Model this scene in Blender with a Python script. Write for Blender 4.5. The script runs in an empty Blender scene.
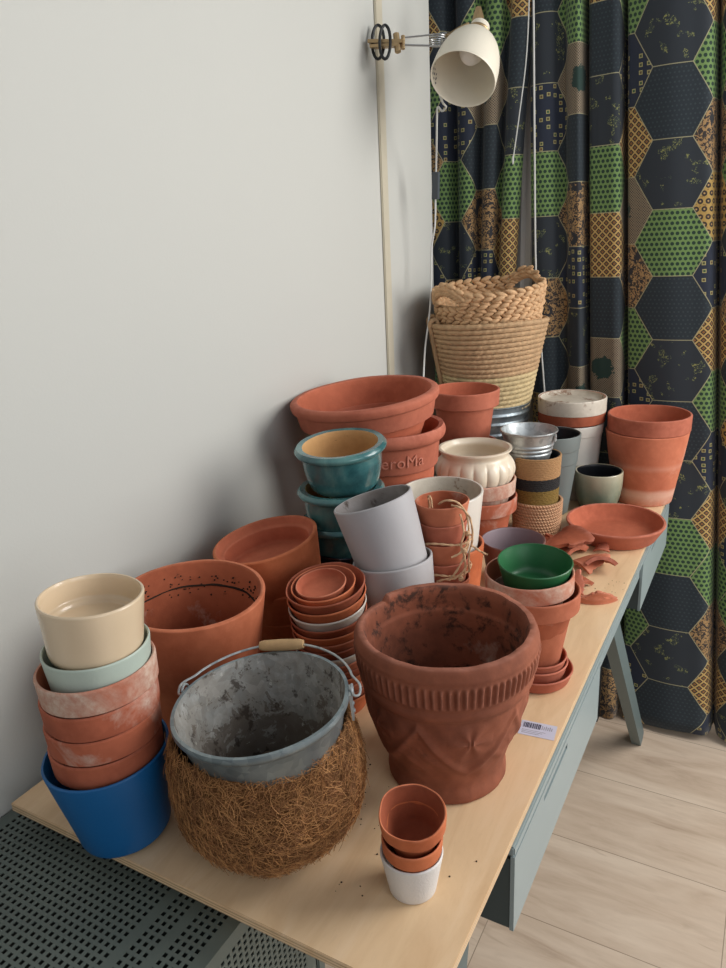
import bpy, math, random
from mathutils import Vector, Matrix, noise as mnoise
PI=math.pi
random.seed(7)
sc=bpy.context.scene; COL=sc.collection

# ------------------------------------------------------------------ camera
F=740.0; pitch=math.radians(18.3); roll=math.radians(2.9)
L=F/math.tan(pitch)
down=Vector((L*math.sin(roll),-L*math.cos(roll),-F)).normalized(); up=-down
vx=795-363; vy=-(vx*up[0]-F*up[2])/up[1]
Yc=Vector((vx,vy,-F)).normalized(); Xc=Yc.cross(up)
R3=Matrix((Xc,Yc,up))
CAM=Vector((.861,0,1.45))
cd=bpy.data.cameras.new('camera'); cam=bpy.data.objects.new('camera',cd); COL.objects.link(cam)
cd.sensor_fit='VERTICAL'; cd.sensor_height=36; cd.lens=F/968*36; cd.clip_start=.02
cam.matrix_world=Matrix.Translation(CAM)@R3.to_4x4()
sc.camera=cam
sc.view_settings.view_transform='Standard'; sc.view_settings.look='None'
sc.view_settings.gamma=1; sc.view_settings.exposure=0.0; sc.view_settings.use_curve_mapping=False

# ------------------------------------------------------------------ node helpers
def new_mat(name):
    m=bpy.data.materials.new(name); m.use_nodes=True
    nt=m.node_tree; nt.nodes.clear()
    out=nt.nodes.new('ShaderNodeOutputMaterial'); b=nt.nodes.new('ShaderNodeBsdfPrincipled')
    nt.links.new(b.outputs[0],out.inputs[0])
    return m,nt,b
def srgb(r,g,b):
    f=lambda c:(c/255/12.92) if c/255<=.04045 else ((c/255+.055)/1.055)**2.4
    return (f(r),f(g),f(b),1)
class N:
    """tiny expression wrapper for scalar math nodes"""
    def __init__(s,nt,sock): s.nt=nt; s.s=sock
    def op(s,o,b=None,c=None):
        n=s.nt.nodes.new('ShaderNodeMath'); n.operation=o
        s.nt.links.new(s.s,n.inputs[0])
        for i,v in ((1,b),(2,c)):
            if v is None: continue
            if isinstance(v,N): s.nt.links.new(v.s,n.inputs[i])
            else: n.inputs[i].default_value=v
        return N(s.nt,n.outputs[0])
    def __add__(s,b): return s.op('ADD',b)
    def __sub__(s,b): return s.op('SUBTRACT',b)
    def __mul__(s,b): return s.op('MULTIPLY',b)
    def __truediv__(s,b): return s.op('DIVIDE',b)
    def lt(s,b): return s.op('LESS_THAN',b)
    def gt(s,b): return s.op('GREATER_THAN',b)
    def abs(s): return s.op('ABSOLUTE')
    def rnd(s): return (s+.5).op('FLOOR')
    def mn(s,b): return s.op('MINIMUM',b)
    def mx(s,b): return s.op('MAXIMUM',b)
def mixc(nt,f,a,b):
    n=nt.nodes.new('ShaderNodeMix'); n.data_type='RGBA'
    def put(i,v):
        if isinstance(v,N): v=v.s
        if hasattr(v,'links') or isinstance(v,bpy.types.NodeSocket): nt.links.new(v,n.inputs[i])
        else: n.inputs[i].default_value=v
    put(0,f); put(6,a); put(7,b)
    return n.outputs[2]
def noise(nt,vec,scale,detail=3,rough=.55,dist=0,w=None):
    n=nt.nodes.new('ShaderNodeTexNoise'); n.inputs['Scale'].default_value=scale
    n.inputs['Detail'].default_value=detail; n.inputs['Roughness'].default_value=rough; n.inputs['Distortion'].default_value=dist
    nt.links.new(vec,n.inputs['Vector']); return n.outputs['Fac']
def ramp(nt,fac,stops,interp='LINEAR'):
    n=nt.nodes.new('ShaderNodeValToRGB'); n.color_ramp.interpolation=interp
    e=n.color_ramp.elements
    e[0].position=stops[0][0]; e[0].color=stops[0][1]; e[1].position=stops[1][0]; e[1].color=stops[1][1]
    for p,c in stops[2:]:
        x=e.new(p); x.color=c
    if isinstance(fac,N): fac=fac.s
    nt.links.new(fac,n.inputs[0]); return n.outputs[0]
def g(v): return (v,v,v,1)
def coords(nt,rand=True,scale=(1,1,1)):
    t=nt.nodes.new('ShaderNodeTexCoord')
    mp=nt.nodes.new('ShaderNodeMapping'); nt.links.new(t.outputs['Object'],mp.inputs[0]); mp.inputs['Scale'].default_value=scale
    if rand:
        oi=nt.nodes.new('ShaderNodeObjectInfo'); m=nt.nodes.new('ShaderNodeMath'); m.operation='MULTIPLY'; m.inputs[1].default_value=37.
        nt.links.new(oi.outputs['Random'],m.inputs[0]); nt.links.new(m.outputs[0],mp.inputs['Location'])
    return mp.outputs[0]
def bump(nt,b,h,strength=.3,dist=.002):
    n=nt.nodes.new('ShaderNodeBump'); n.inputs['Strength'].default_value=strength; n.inputs['Distance'].default_value=dist
    if isinstance(h,N): h=h.s
    nt.links.new(h,n.inputs['Height']); nt.links.new(n.outputs[0],b.inputs['Normal'])

def simple(name,c,rough=.5,metal=0,var=.12,scale=30,bumps=.1,spec=.5,coat=0):
    m,nt,b=new_mat(name); v=coords(nt)
    n=noise(nt,v,scale,4)
    c=srgb(*c); d=tuple(x*(1-var*1.5) for x in c[:3])+(1,); e=tuple(min(1,x*(1+var)) for x in c[:3])+(1,)
    nt.links.new(mixc(nt,n,d,e),b.inputs['Base Color'])
    b.inputs['Roughness'].default_value=rough; b.inputs['Metallic'].default_value=metal
    b.inputs['Specular IOR Level'].default_value=spec; b.inputs['Coat Weight'].default_value=coat
    if bumps: bump(nt,b,noise(nt,v,scale*6,3),bumps)
    return m
def clay(name,c,c2=None,white=0,wcol=(205,190,175),dirt=0,dcol=(38,26,20),rough=.85,wscale=9,topz=None,var=1,dscale=25,ring=None):
    """fired clay with blotches; white = share of lime bloom; dirt = share of soil stains"""
    m,nt,b=new_mat(name); v=coords(nt)
    c=srgb(*c); c2=srgb(*c2) if c2 else tuple(x*.72 for x in c[:3])+(1,)
    n1=noise(nt,v,7,5,.6,.4); n2=noise(nt,v,60,4,.6)
    f=ramp(nt,n1,[(.32,g(0)),(.68,g(1))])
    col=mixc(nt,f,c2,c)
    col=mixc(nt,N(nt,ramp(nt,n2,[(.45,g(0)),(.75,g(1))]))*.22,col,tuple(min(1,x*1.35) for x in c[:3])+(1,))
    if white:
        n3=noise(nt,v,wscale,6,.65,.6)
        w=N(nt,ramp(nt,n3,[(.62-white*.45,g(0)),(.78-white*.35,g(1))]))
        n4=noise(nt,v,110,3,.7); w=w*(N(nt,ramp(nt,n4,[(.3,g(.45)),(.6,g(1))])))
        col=mixc(nt,w*.8,col,srgb(*wcol))
    if dirt:
        n5=noise(nt,v,dscale,6,.7,.3)
        dd=ramp(nt,n5,[(.70-dirt*.45,g(0)),(.78-dirt*.42,g(1))])
        col=mixc(nt,N(nt,dd)*.85,col,srgb(*dcol))
    if ring:
        tc=nt.nodes.new('ShaderNodeTexCoord'); sz=nt.nodes.new('ShaderNodeSeparateXYZ'); nt.links.new(tc.outputs['Object'],sz.inputs[0])
        zz=(N(nt,sz.outputs[2])+(N(nt,n1)-.5)*.02)*(1/.12)
        rr=N(nt,ramp(nt,zz,[(0,g(0)),(ring[0]/.12,g(.9)),((ring[0]+ring[1])/.24,g(.8)),(ring[1]/.12,g(0)),(.8,g(.0)),(.9,g(.28)),(1,g(0))]))
        col=mixc(nt,rr*.55,col,srgb(226,196,176))
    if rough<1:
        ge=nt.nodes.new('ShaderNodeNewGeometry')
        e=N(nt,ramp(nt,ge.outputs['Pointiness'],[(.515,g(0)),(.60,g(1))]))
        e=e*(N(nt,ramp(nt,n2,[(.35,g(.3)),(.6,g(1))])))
        col=mixc(nt,e*.5,col,tuple(min(1,x*1.25+.10) for x in c[:3])+(1,))  # paler exposed edges: worn clay plus rim highlights painted into the colour
    nt.links.new(col,b.inputs['Base Color']); b.inputs['Roughness'].default_value=rough
    b.inputs['Specular IOR Level'].default_value=.3
    bump(nt,b,noise(nt,v,140,4,.65),.25,.0015)
    return m

M={}
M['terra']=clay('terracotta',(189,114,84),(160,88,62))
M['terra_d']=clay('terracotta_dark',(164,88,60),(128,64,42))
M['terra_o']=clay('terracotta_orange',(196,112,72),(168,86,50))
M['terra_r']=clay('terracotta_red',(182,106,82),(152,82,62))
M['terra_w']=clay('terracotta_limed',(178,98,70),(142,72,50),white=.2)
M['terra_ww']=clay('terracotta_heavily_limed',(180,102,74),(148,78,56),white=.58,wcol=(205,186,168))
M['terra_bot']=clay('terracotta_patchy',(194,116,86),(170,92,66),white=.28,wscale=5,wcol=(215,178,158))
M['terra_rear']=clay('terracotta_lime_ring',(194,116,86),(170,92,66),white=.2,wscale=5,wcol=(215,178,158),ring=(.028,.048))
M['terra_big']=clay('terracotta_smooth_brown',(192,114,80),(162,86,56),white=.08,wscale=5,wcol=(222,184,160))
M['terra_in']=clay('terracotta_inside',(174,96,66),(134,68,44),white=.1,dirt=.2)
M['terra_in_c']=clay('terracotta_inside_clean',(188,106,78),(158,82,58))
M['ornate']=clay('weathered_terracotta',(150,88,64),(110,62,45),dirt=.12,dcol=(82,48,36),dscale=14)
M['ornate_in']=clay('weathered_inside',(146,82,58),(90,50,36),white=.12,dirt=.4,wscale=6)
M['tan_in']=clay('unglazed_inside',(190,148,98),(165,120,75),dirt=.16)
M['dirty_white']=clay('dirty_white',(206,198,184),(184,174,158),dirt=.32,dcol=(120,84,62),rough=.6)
M['white_glaze']=simple('white_glaze',(212,206,196),.35,var=.05)
M['white_matte']=simple('white_matte',(214,210,206),.55,var=.04,bumps=.3,scale=60)
M['cream']=simple('cream_glaze',(214,191,160),.25,var=.06,scale=12,coat=.3)
M['cream2']=simple('ivory_glaze',(222,208,186),.3,var=.07,scale=10,coat=.2)
M['sage']=simple('sage_ceramic',(174,186,174),.5,var=.06)
M['lilac']=simple('lilac_grey_ceramic',(168,165,166),.55,var=.04,scale=15)
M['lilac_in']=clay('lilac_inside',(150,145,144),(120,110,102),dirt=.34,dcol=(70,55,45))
M['mauve']=simple('mauve_ceramic',(128,112,118),.5,var=.06)
M['mauve_out']=simple('mauve_brown',(104,72,66),.6,var=.1)
M['blue']=simple('blue_plastic',(8,90,146),.5,var=.04,bumps=.1,scale=40)
M['green']=simple('green_plastic',(38,98,58),.4,var=.06,scale=20)
M['black']=simple('black_plastic',(22,24,26),.5)
M['cordgrey']=simple('dark_switch_plastic',(70,76,82),.5)
M['white_pl']=simple('white_enamel',(226,218,200),.4,var=.03)
M['steel']=simple('bright_steel',(190,190,190),.3,metal=1,var=.05)
M['brass']=simple('brass_fitting',(176,150,112),.4,metal=.7,var=.1)
M['wood_grip']=simple('worn_wood_grip',(176,142,100),.7,var=.25,scale=60)
M['twine']=simple('jute_twine',(206,168,130),.9,var=.25,scale=200)
M['white_cord']=simple('white_cord',(205,205,200),.5)
M['soil']=clay('soil',(62,46,36),(34,26,22),rough=1)
M['wallm']=None

def glaze_mat():
    m,nt,b=new_mat('teal_glaze'); v=coords(nt)
    n=noise(nt,v,12,5,.6,.8)
    col=ramp(nt,n,[(.3,srgb(28,62,68)),(.5,srgb(56,104,106)),(.72,srgb(92,134,130))])
    nt.links.new(col,b.inputs['Base Color']); b.inputs['Roughness'].default_value=.22; b.inputs['Coat Weight'].default_value=.4
    bump(nt,b,noise(nt,v,40,3),.12)
    return m
M['teal']=glaze_mat()
def glaze2():
    m,nt,b=new_mat('olive_glaze'); v=coords(nt)
    s=nt.nodes.new('ShaderNodeSeparateXYZ'); t=nt.nodes.new('ShaderNodeTexCoord'); nt.links.new(t.outputs['Object'],s.inputs[0])
    z=N(nt,s.outputs[2])
    n=N(nt,noise(nt,v,14,5,.65,.6))
    f=(z*9.5)+(n*.55)-.25
    col=ramp(nt,f,[(.05,srgb(70,82,72)),(.45,srgb(104,116,100)),(.8,srgb(150,150,128)),(1,srgb(172,166,142))])
    nt.links.new(col,b.inputs['Base Color']); b.inputs['Roughness'].default_value=.3; b.inputs['Coat Weight'].default_value=.3
    return m
M['olive']=glaze2()
M['navy_glaze']=simple('navy_glaze',(22,28,40),.15,var=.3,coat=.5)
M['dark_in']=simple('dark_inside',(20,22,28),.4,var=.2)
M['greygreen']=simple('grey_green_ceramic',(132,138,128),.45,var=.1,scale=14)
M['greygreen2']=simple('slate_ceramic',(112,120,118),.45,var=.1,scale=14)
def galv(name,c1,c2,dirt=0):
    m,nt,b=new_mat(name); v=coords(nt)
    vo=nt.nodes.new('ShaderNodeTexVoronoi'); vo.inputs['Scale'].default_value=90; nt.links.new(v,vo.inputs['Vector'])
    sp=nt.nodes.new('ShaderNodeSeparateColor'); nt.links.new(vo.outputs['Color'],sp.inputs[0])
    n=N(nt,noise(nt,v,20,5,.6))
    f=(N(nt,sp.outputs[0])*.35)+(n*.65)
    col=ramp(nt,f,[(.25,srgb(*c1)),(.75,srgb(*c2))])
    met=None
    if dirt:
        d=N(nt,ramp(nt,noise(nt,v,22,7,.75,.4),[(.40,g(0)),(.56,g(1))]))
        d2=N(nt,ramp(nt,noise(nt,v,46,6,.7,.2),[(.56,g(0)),(.62,g(1))]))
        tc=nt.nodes.new('ShaderNodeTexCoord'); sz=nt.nodes.new('ShaderNodeSeparateXYZ'); nt.links.new(tc.outputs['Object'],sz.inputs[0])
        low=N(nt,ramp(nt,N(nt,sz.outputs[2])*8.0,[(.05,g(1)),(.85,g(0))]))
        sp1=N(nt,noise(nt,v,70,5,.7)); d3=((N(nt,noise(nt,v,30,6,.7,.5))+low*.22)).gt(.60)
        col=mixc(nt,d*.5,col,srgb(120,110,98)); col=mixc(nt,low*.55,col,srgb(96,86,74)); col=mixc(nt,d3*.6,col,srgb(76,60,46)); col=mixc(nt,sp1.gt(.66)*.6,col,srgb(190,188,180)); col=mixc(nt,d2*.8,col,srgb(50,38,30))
        b.inputs['Metallic'].default_value=.25
    else: b.inputs['Metallic'].default_value=.75
    nt.links.new(col,b.inputs['Base Color']); b.inputs['Roughness'].default_value=.42 if not dirt else .7
    bump(nt,b,noise(nt,v,60,4),.15)
    return m
M['galv']=galv('galvanised_steel',(150,156,158),(196,200,200))
M['galv_b']=galv('galvanised_blue_grey',(112,124,130),(150,162,166))
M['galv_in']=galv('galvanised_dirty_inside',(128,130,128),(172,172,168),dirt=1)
M['galv_d']=galv('galvanised_dark',(116,126,132),(158,168,172))
M['grass']=simple('seagrass',(186,152,114),.85,var=.35,scale=70,bumps=.6)
M['grass_l']=simple('pale_seagrass',(198,176,132),.85,var=.3,scale=70,bumps=.6)
M['hyac']=simple('water_hyacinth',(204,164,122),.75,var=.3,scale=60,bumps=.5)
M['jute_tan']=simple('jute_tan',(180,138,94),.95,var=.25,scale=300,bumps=.8)
M['jute_blk']=simple('jute_black',(44,42,42),.95,var=.3,scale=300,bumps=.8)
M['jute_must']=simple('jute_mustard',(138,110,52),.95,var=.35,scale=300,bumps=.8)
M['jute_braid']=simple('jute_braid',(196,152,116),.9,var=.3,scale=200,bumps=.6)
M['coir']=clay('coir_mat',(118,80,46),(78,50,28),rough=1)
M['coir_f']=simple('coir_fibre',(184,132,80),.8,var=.45,scale=40,bumps=0)
M['coir_f2']=simple('coir_fibre_dark',(134,88,50),.8,var=.4,scale=40,bumps=0)
M['desk']=simple('blue_grey_desk_paint',(140,153,154),.38,var=.04,scale=5,bumps=.03)
M['desk_d']=simple('grey_green_leg_paint',(92,106,106),.5,var=.05,scale=5,bumps=.03)
M['perf']=simple('perforated_green_grey_metal',(102,111,104),.5,var=.08,scale=12,bumps=.05)
M['sticker']=simple('paper_label',(196,196,212),.5,var=.02,bumps=0)
M['ink']=simple('printed_ink',(52,52,74),.6,bumps=0)
M['ink2']=simple('faint_ink',(150,150,158),.6,bumps=0)

# ------------------------------------------------------------------ mesh helpers
class MB:
    def __init__(s): s.v=[]; s.f=[]; s.m=[]; s.uv=None
    def add(s,v,f,mi=0):
        o=len(s.v); s.v+= [tuple(p) for p in v]
        for q in f: s.f.append(tuple(i+o for i in q)); s.m.append(mi if isinstance(mi,int) else 0)
    def box(s,lo,hi,mi=0,bev=0):
        x0,y0,z0=lo; x1,y1,z1=hi
        if not bev:
            v=[(x0,y0,z0),(x1,y0,z0),(x1,y1,z0),(x0,y1,z0),(x0,y0,z1),(x1,y0,z1),(x1,y1,z1),(x0,y1,z1)]
            s.add(v,[(0,3,2,1),(4,5,6,7),(0,1,5,4),(1,2,6,5),(2,3,7,6),(3,0,4,7)],mi); return
        import bmesh
        bm=bmesh.new(); bmesh.ops.create_cube(bm,size=1)
        for q in bm.verts: q.co=Vector(((x0+x1)/2+q.co.x*(x1-x0),(y0+y1)/2+q.co.y*(y1-y0),(z0+z1)/2+q.co.z*(z1-z0)))
        bmesh.ops.bevel(bm,geom=list(bm.edges),offset=bev,segments=2,affect='EDGES')
        bm.verts.index_update()
        s.add([q.co for q in bm.verts],[[w.index for w in f.verts] for f in bm.faces],mi); bm.free()
    def obox(s,a,b,w,h,upv=(0,0,1),mi=0):
        """bar from a to b with cross-section w x h"""
        a=Vector(a); b=Vector(b); d=(b-a).normalized(); u=Vector(upv); x=d.cross(u).normalized(); y=x.cross(d).normalized()
        v=[]
        for p in (a,b):
            for i,j in ((-1,-1),(1,-1),(1,1),(-1,1)): v.append(p+x*i*w/2+y*j*h/2)
        s.add(v,[(0,1,2,3),(7,6,5,4),(0,4,5,1),(1,5,6,2),(2,6,7,3),(3,7,4,0)],mi)
    def tube(s,pts,r,n=8,mi=0,closed=False,rf=None,sub=0,caps=True):
        P=[Vector(p) for p in pts]
        if sub: P=smooth(P,sub,closed)
        k=len(P); rings=[]; prev=None; base=len(s.v); V=[]
        for i in range(k):
            if closed: t=(P[(i+1)%k]-P[i-1])
            else: t=P[min(i+1,k-1)]-P[max(i-1,0)]
            t.normalize()
            if prev is None:
                a=Vector((0,0,1)) if abs(t.z)<.9 else Vector((1,0,0))
                x=t.cross(a).normalized()
            else:
                x=(prev-t*prev.dot(t)).normalized()
            prev=x; y=t.cross(x)
            for j in range(n):
                th=2*PI*j/n; rr=r if rf is None else rf(i,th)
                V.append(P[i]+(x*math.cos(th)+y*math.sin(th))*rr)
        Fc=[]
        for i in range(k if closed else k-1):
            i2=(i+1)%k
            for j in range(n):
                j2=(j+1)%n; Fc.append((i*n+j,i*n+j2,i2*n+j2,i2*n+j))
        if not closed and caps:
            Fc.append(tuple(range(n-1,-1,-1))); Fc.append(tuple((k-1)*n+j for j in range(n)))
        s.add(V,Fc,mi)
    def blob(s,c,ax,ay,az,n=8,m=5,mi=0):
        """ellipsoid with axis vectors"""
        c=Vector(c); V=[c+az]; Fc=[]
        for i in range(1,m):
            ph=PI*i/m
            for j in range(n):
                th=2*PI*j/n
                V.append(c+ax*(math.sin(ph)*math.cos(th))+ay*(math.sin(ph)*math.sin(th))+az*math.cos(ph))
        V.append(c-az)
        for j in range(n): Fc.append((0,1+j,1+(j+1)%n))
        for i in range(m-2):
            for j in range(n):
                a=1+i*n+j; b=1+i*n+(j+1)%n; Fc.append((a,a+n,b+n,b))
        l=len(V)-1; o=1+(m-2)*n
        for j in range(n): Fc.append((l,o+(j+1)%n,o+j))
        s.add(V,Fc,mi)
    def build(s,name,mats,parent=None,smooth=True,loc=None,ang=40,kind=None):
        me=bpy.data.meshes.new(name); me.from_pydata(s.v,[],s.f); me.validate(verbose=False)
        if not isinstance(mats,(list,tuple)): mats=[mats]
        for x in mats: me.materials.append(x)
        if len(me.polygons)==len(s.m): me.polygons.foreach_set('material_index',s.m)
        if smooth:
            me.polygons.foreach_set('use_smooth',[True]*len(me.polygons))
            try: me.set_sharp_from_angle(angle=math.radians(ang))
            except Exception: pass
        me.update()
        o=bpy.data.objects.new(name,me); COL.objects.link(o)
        if parent: o.parent=parent
        if loc is not None: o.location=loc
        if kind: o['kind']=kind
        return o
def smooth(P,sub,closed=False):
    out=[]; k=len(P)
    rng=range(k) if closed else range(k-1)
    for i in rng:
        if closed: p0,p1,p2,p3=P[i-1],P[i],P[(i+1)%k],P[(i+2)%k]
        else: p0,p1,p2,p3=P[max(i-1,0)],P[i],P[i+1],P[min(i+2,k-1)]
        for j in range(sub):
            t=j/sub
            out.append(.5*((2*p1)+(p2-p0)*t+(2*p0-5*p1+4*p2-p3)*t*t+(3*p1-p0-3*p2+p3)*t**3))
    if not closed: out.append(P[-1])
    return out
def tag(o,label=None,cat=None,group=None,kind=None):
    if label: o['label']=label
    if cat: o['category']=cat
    if group: o['group']=group
    if kind: o['kind']=kind
    return o
def empty(name,label,cat,M4,group=None):
    o=bpy.data.objects.new(name,None); COL.objects.link(o); o.matrix_world=M4; o.empty_display_size=.03
    return tag(o,label,cat,group)
def frame(rim,axis,H,spin=0):
    """matrix with origin at the base centre, local z along axis, rim centre given"""
    n=Vector(axis).normalized(); base=Vector(rim)-n*H
    x=Vector((math.cos(spin),math.sin(spin),0)); x=(x-n*x.dot(n)).normalized(); y=n.cross(x)
    m=Matrix((x,y,n)).transposed().to_4x4(); m.translation=base
    return m
def fillet(pts,seg=3):
    """pts (r,z[,rad]) -> rounded polyline"""
    out=[]
    for i,p in enumerate(pts):
        rad=p[2] if len(p)>2 else 0
        if not rad or i==0 or i==len(pts)-1: out.append((p[0],p[1])); continue
        a=Vector(pts[i-1][:2]); b=Vector(p[:2]); c=Vector(pts[i+1][:2])
        d1=(a-b); d2=(c-b); l1=d1.length; l2=d2.length
        r=min(rad,l1*.48,l2*.48); q1=b+d1.normalized()*r; q2=b+d2.normalized()*r
        for k in range(seg+1):
            t=k/seg; q=q1*(1-t)**2+b*2*t*(1-t)+q2*t*t; out.append((q.x,q.y))
    return out
def refine(pr,step):
    out=[pr[0]]
    for a,b in zip(pr,pr[1:]):
        d=math.hypot(b[0]-a[0],b[1]-a[1]); k=max(1,int(d/step))
        for j in range(1,k+1): out.append((a[0]+(b[0]-a[0])*j/k,a[1]+(b[1]-a[1])*j/k))
    return out
def lathe(outer,inner,seg=96,fn=None,step=None):
    """outer runs from base centre up to the rim, inner from the rim down to the inner floor centre"""
    po=fillet(outer); pi=fillet(inner)
    # round the rim edges
    if step: po=refine(po,step); pi=refine(pi,step)
    prof=po+pi; no=len(po)
    b=MB(); V=[]; idx=[]
    for k,(r,z) in enumerate(prof):
        if r<1e-6: idx.append([len(V)]); V.append((0,0,z)); continue
        row=[]
        for j in range(seg):
            th=2*PI*j/seg; rr,zz=(r,z) if fn is None else fn(r,z,th,k<no)
            row.append(len(V)); V.append((rr*math.cos(th),rr*math.sin(th),zz))
        idx.append(row)
    Fc=[];ms=[]
    for k in range(len(idx)-1):
        A,B=idx[k],idx[k+1]
        for j in range(seg):
            j2=(j+1)%seg
            if len(A)==1 and len(B)==1: break
            if len(A)==1: f=(A[0],B[j2],B[j])
            elif len(B)==1: f=(A[j],A[j2],B[0])
            else: f=(A[j],A[j2],B[j2],B[j])
            Fc.append(f); ms.append(0 if k<no else 1)
    b.v=V; b.f=Fc; b.m=ms
    return b
def wob(seed,amp=.0008,k=.35):
    def fn(r,z,th,out):
        d=mnoise.noise(Vector((math.cos(th)*1.3+seed*7.1,math.sin(th)*1.3,z*12+seed)))
        e=mnoise.noise(Vector((math.cos(th)*3+seed*3.3,math.sin(th)*3,z*30+seed)))
        return r*(1)+amp*d*2+amp*.5*e, z+amp*.6*d
    return fn
def P_band(R,rb,H,bh=.03,bo=.004,w=.006,fl=.006,d=None):
    """classic pot with a collar"""
    zb=H-bh; t=(R-bo-rb)/H; rband=rb+t*zb
    o=[(0,0),(rb,0,.003),(rband,zb,.001),(R-.0012,zb+.001,.002),(R,H-.002,.003),(R-w*.35,H,.002)]
    zi=fl if d is None else H-d
    i=[(R-w*.75,H-.0005,.002),(R-w,H-.006,.003),(rb+t*(zi)-w*.9,zi,.006),(0,zi)]
    return o,i
def P_plain(R,rb,H,w=.005,fl=.006,belly=0,d=None,rr=.006):
    zi=fl if d is None else H-d
    o=[(0,0),(rb,0,rr),((R+rb)/2+belly,H*.5,.03) ,(R,H-.0015,.002),(R-w*.4,H,.0015)]
    ri=R-w+(rb-R)*(H-zi)/H
    i=[(R-w*.8,H-.0004,.0015),(R-w,H-.003,.002),((R+ri)/2-w*.5+belly*.5,(H+zi)/2,.02),(ri,zi,.008),(0,zi)]
    return o,i
def P_lip(R,rbody,rb,H,lip=.012,w=.006,fl=.008):
    """pot with a rolled, overhanging lip"""
    o=[(0,0),(rb,0,.006),(rb+(rbody-rb)*.75,H*.45,.02),(rbody,H-lip*1.2,.004),(R-.002,H-lip,.004),(R,H-lip*.45,.005),(R-lip*.45,H,.005)]
    i=[(rbody-w*.3,H-.001,.004),(rbody-w,H-lip*.6,.004),(rbody-w*1.2,H*.5,.01),(rb-w*.5,fl,.01),(0,fl)]
    return o,i
def P_saucer(R,rb,H,w=.005,fl=.005):
    o=[(0,0),(rb,0,.004),(R-.002,H*.8,.006),(R,H-.002,.002),(R-w*.4,H,.002)]
    i=[(R-w*.8,H-.0005,.002),(R-w,H-.004,.003),(rb-w*.2,fl+.001,.006),(0,fl)]
    return o,i
SEED=[0]
def pot(name,label,cat,prof,rim,axis,mats,group=None,spin=None,fn='w',seg=96,step=None,amp=.0008):
    SEED[0]+=1
    if fn=='w': fn=wob(SEED[0],amp)
    b=lathe(prof[0],prof[1],seg,fn,step)
    H=max(p[1] for p in prof[0])
    o=b.build(name,mats if isinstance(mats,(list,tuple)) else [mats,mats],ang=50)
    o.matrix_world=frame(rim,axis,H,SEED[0]*1.7 if spin is None else spin)
    return tag(o,label,cat,group)

# ------------------------------------------------------------------ room
WX=-.03
def wall_mat(name,c):
    m,nt,b=new_mat(name); v=coords(nt,False)
    n=noise(nt,v,1.2,4,.5); n2=noise(nt,v,250,2,.6)
    c=srgb(*c); nt.links.new(mixc(nt,n,tuple(x*.95 for x in c[:3])+(1,),c),b.inputs['Base Color'])
    b.inputs['Roughness'].default_value=.6; b.inputs['Specular IOR Level'].default_value=.3
    bump(nt,b,n2,.12,.001); return m
WM=wall_mat('painted_wall',(193,193,187))
def struct(name,lo,hi,m,bev=0):
    b=MB(); b.box(lo,hi,0,bev); o=b.build(name,m,smooth=bool(bev)); o['kind']='structure'; return o
struct('wall_left',(WX-.12,-1.6,0),(WX,2.035,2.7),WM,.006)
struct('wall_far',(-.9,2.33,0),(3.2,2.43,2.7),wall_mat('far_wall_paint',(196,196,192)))
struct('trim_1',(WX-.001,1.718,0),(WX+.006,1.752,2.7),simple('cream_trim_paint',(192,184,164),.5,var=.05),.002)
def floor_mat():
    m,nt,b=new_mat('oak_laminate'); t=nt.nodes.new('ShaderNodeTexCoord')
    mp=nt.nodes.new('ShaderNodeMapping'); nt.links.new(t.outputs['Object'],mp.inputs[0]); mp.inputs['Location'].default_value=(.35,-1.512+.26*20,0)
    br=nt.nodes.new('ShaderNodeTexBrick'); nt.links.new(mp.outputs[0],br.inputs['Vector'])
    br.inputs['Scale'].default_value=1; br.inputs['Brick Width'].default_value=1.25; br.inputs['Row Height'].default_value=.26
    br.inputs['Mortar Size'].default_value=.0011; br.inputs['Mortar Smooth'].default_value=.2; br.offset=.37
    br.inputs['Color1'].default_value=g(.35); br.inputs['Color2'].default_value=g(.65); br.inputs['Mortar'].default_value=g(0)
    gm=nt.nodes.new('ShaderNodeMapping'); nt.links.new(t.outputs['Object'],gm.inputs[0]); gm.inputs['Scale'].default_value=(1.1,6,1)
    add=nt.nodes.new('ShaderNodeVectorMath'); add.operation='ADD'; nt.links.new(gm.outputs[0],add.inputs[0]); nt.links.new(br.outputs['Color'],add.inputs[1])
    n1=noise(nt,add.outputs[0],2.2,7,.62,.6); n2=noise(nt,add.outputs[0],9,5,.6,.2)
    col=ramp(nt,n1,[(.25,srgb(162,140,120)),(.44,srgb(196,175,154)),(.7,srgb(214,196,176))])
    col=mixc(nt,N(nt,ramp(nt,n2,[(.5,g(0)),(.75,g(1))]))*.4,col,srgb(172,150,130))
    col=mixc(nt,N(nt,ramp(nt,noise(nt,add.outputs[0],3.1,3,.5,1.2),[(.66,g(0)),(.74,g(1))]))*.5,col,srgb(138,114,94))
    col=mixc(nt,N(nt,br.outputs['Fac'])*.6,col,srgb(92,76,62))
    nt.links.new(col,b.inputs['Base Color']); b.inputs['Roughness'].default_value=.42; b.inputs['Specular IOR Level'].default_value=.4
    return m
struct('floor',(-.9,-1.8,-.06),(3.2,2.33,0),floor_mat())

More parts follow.
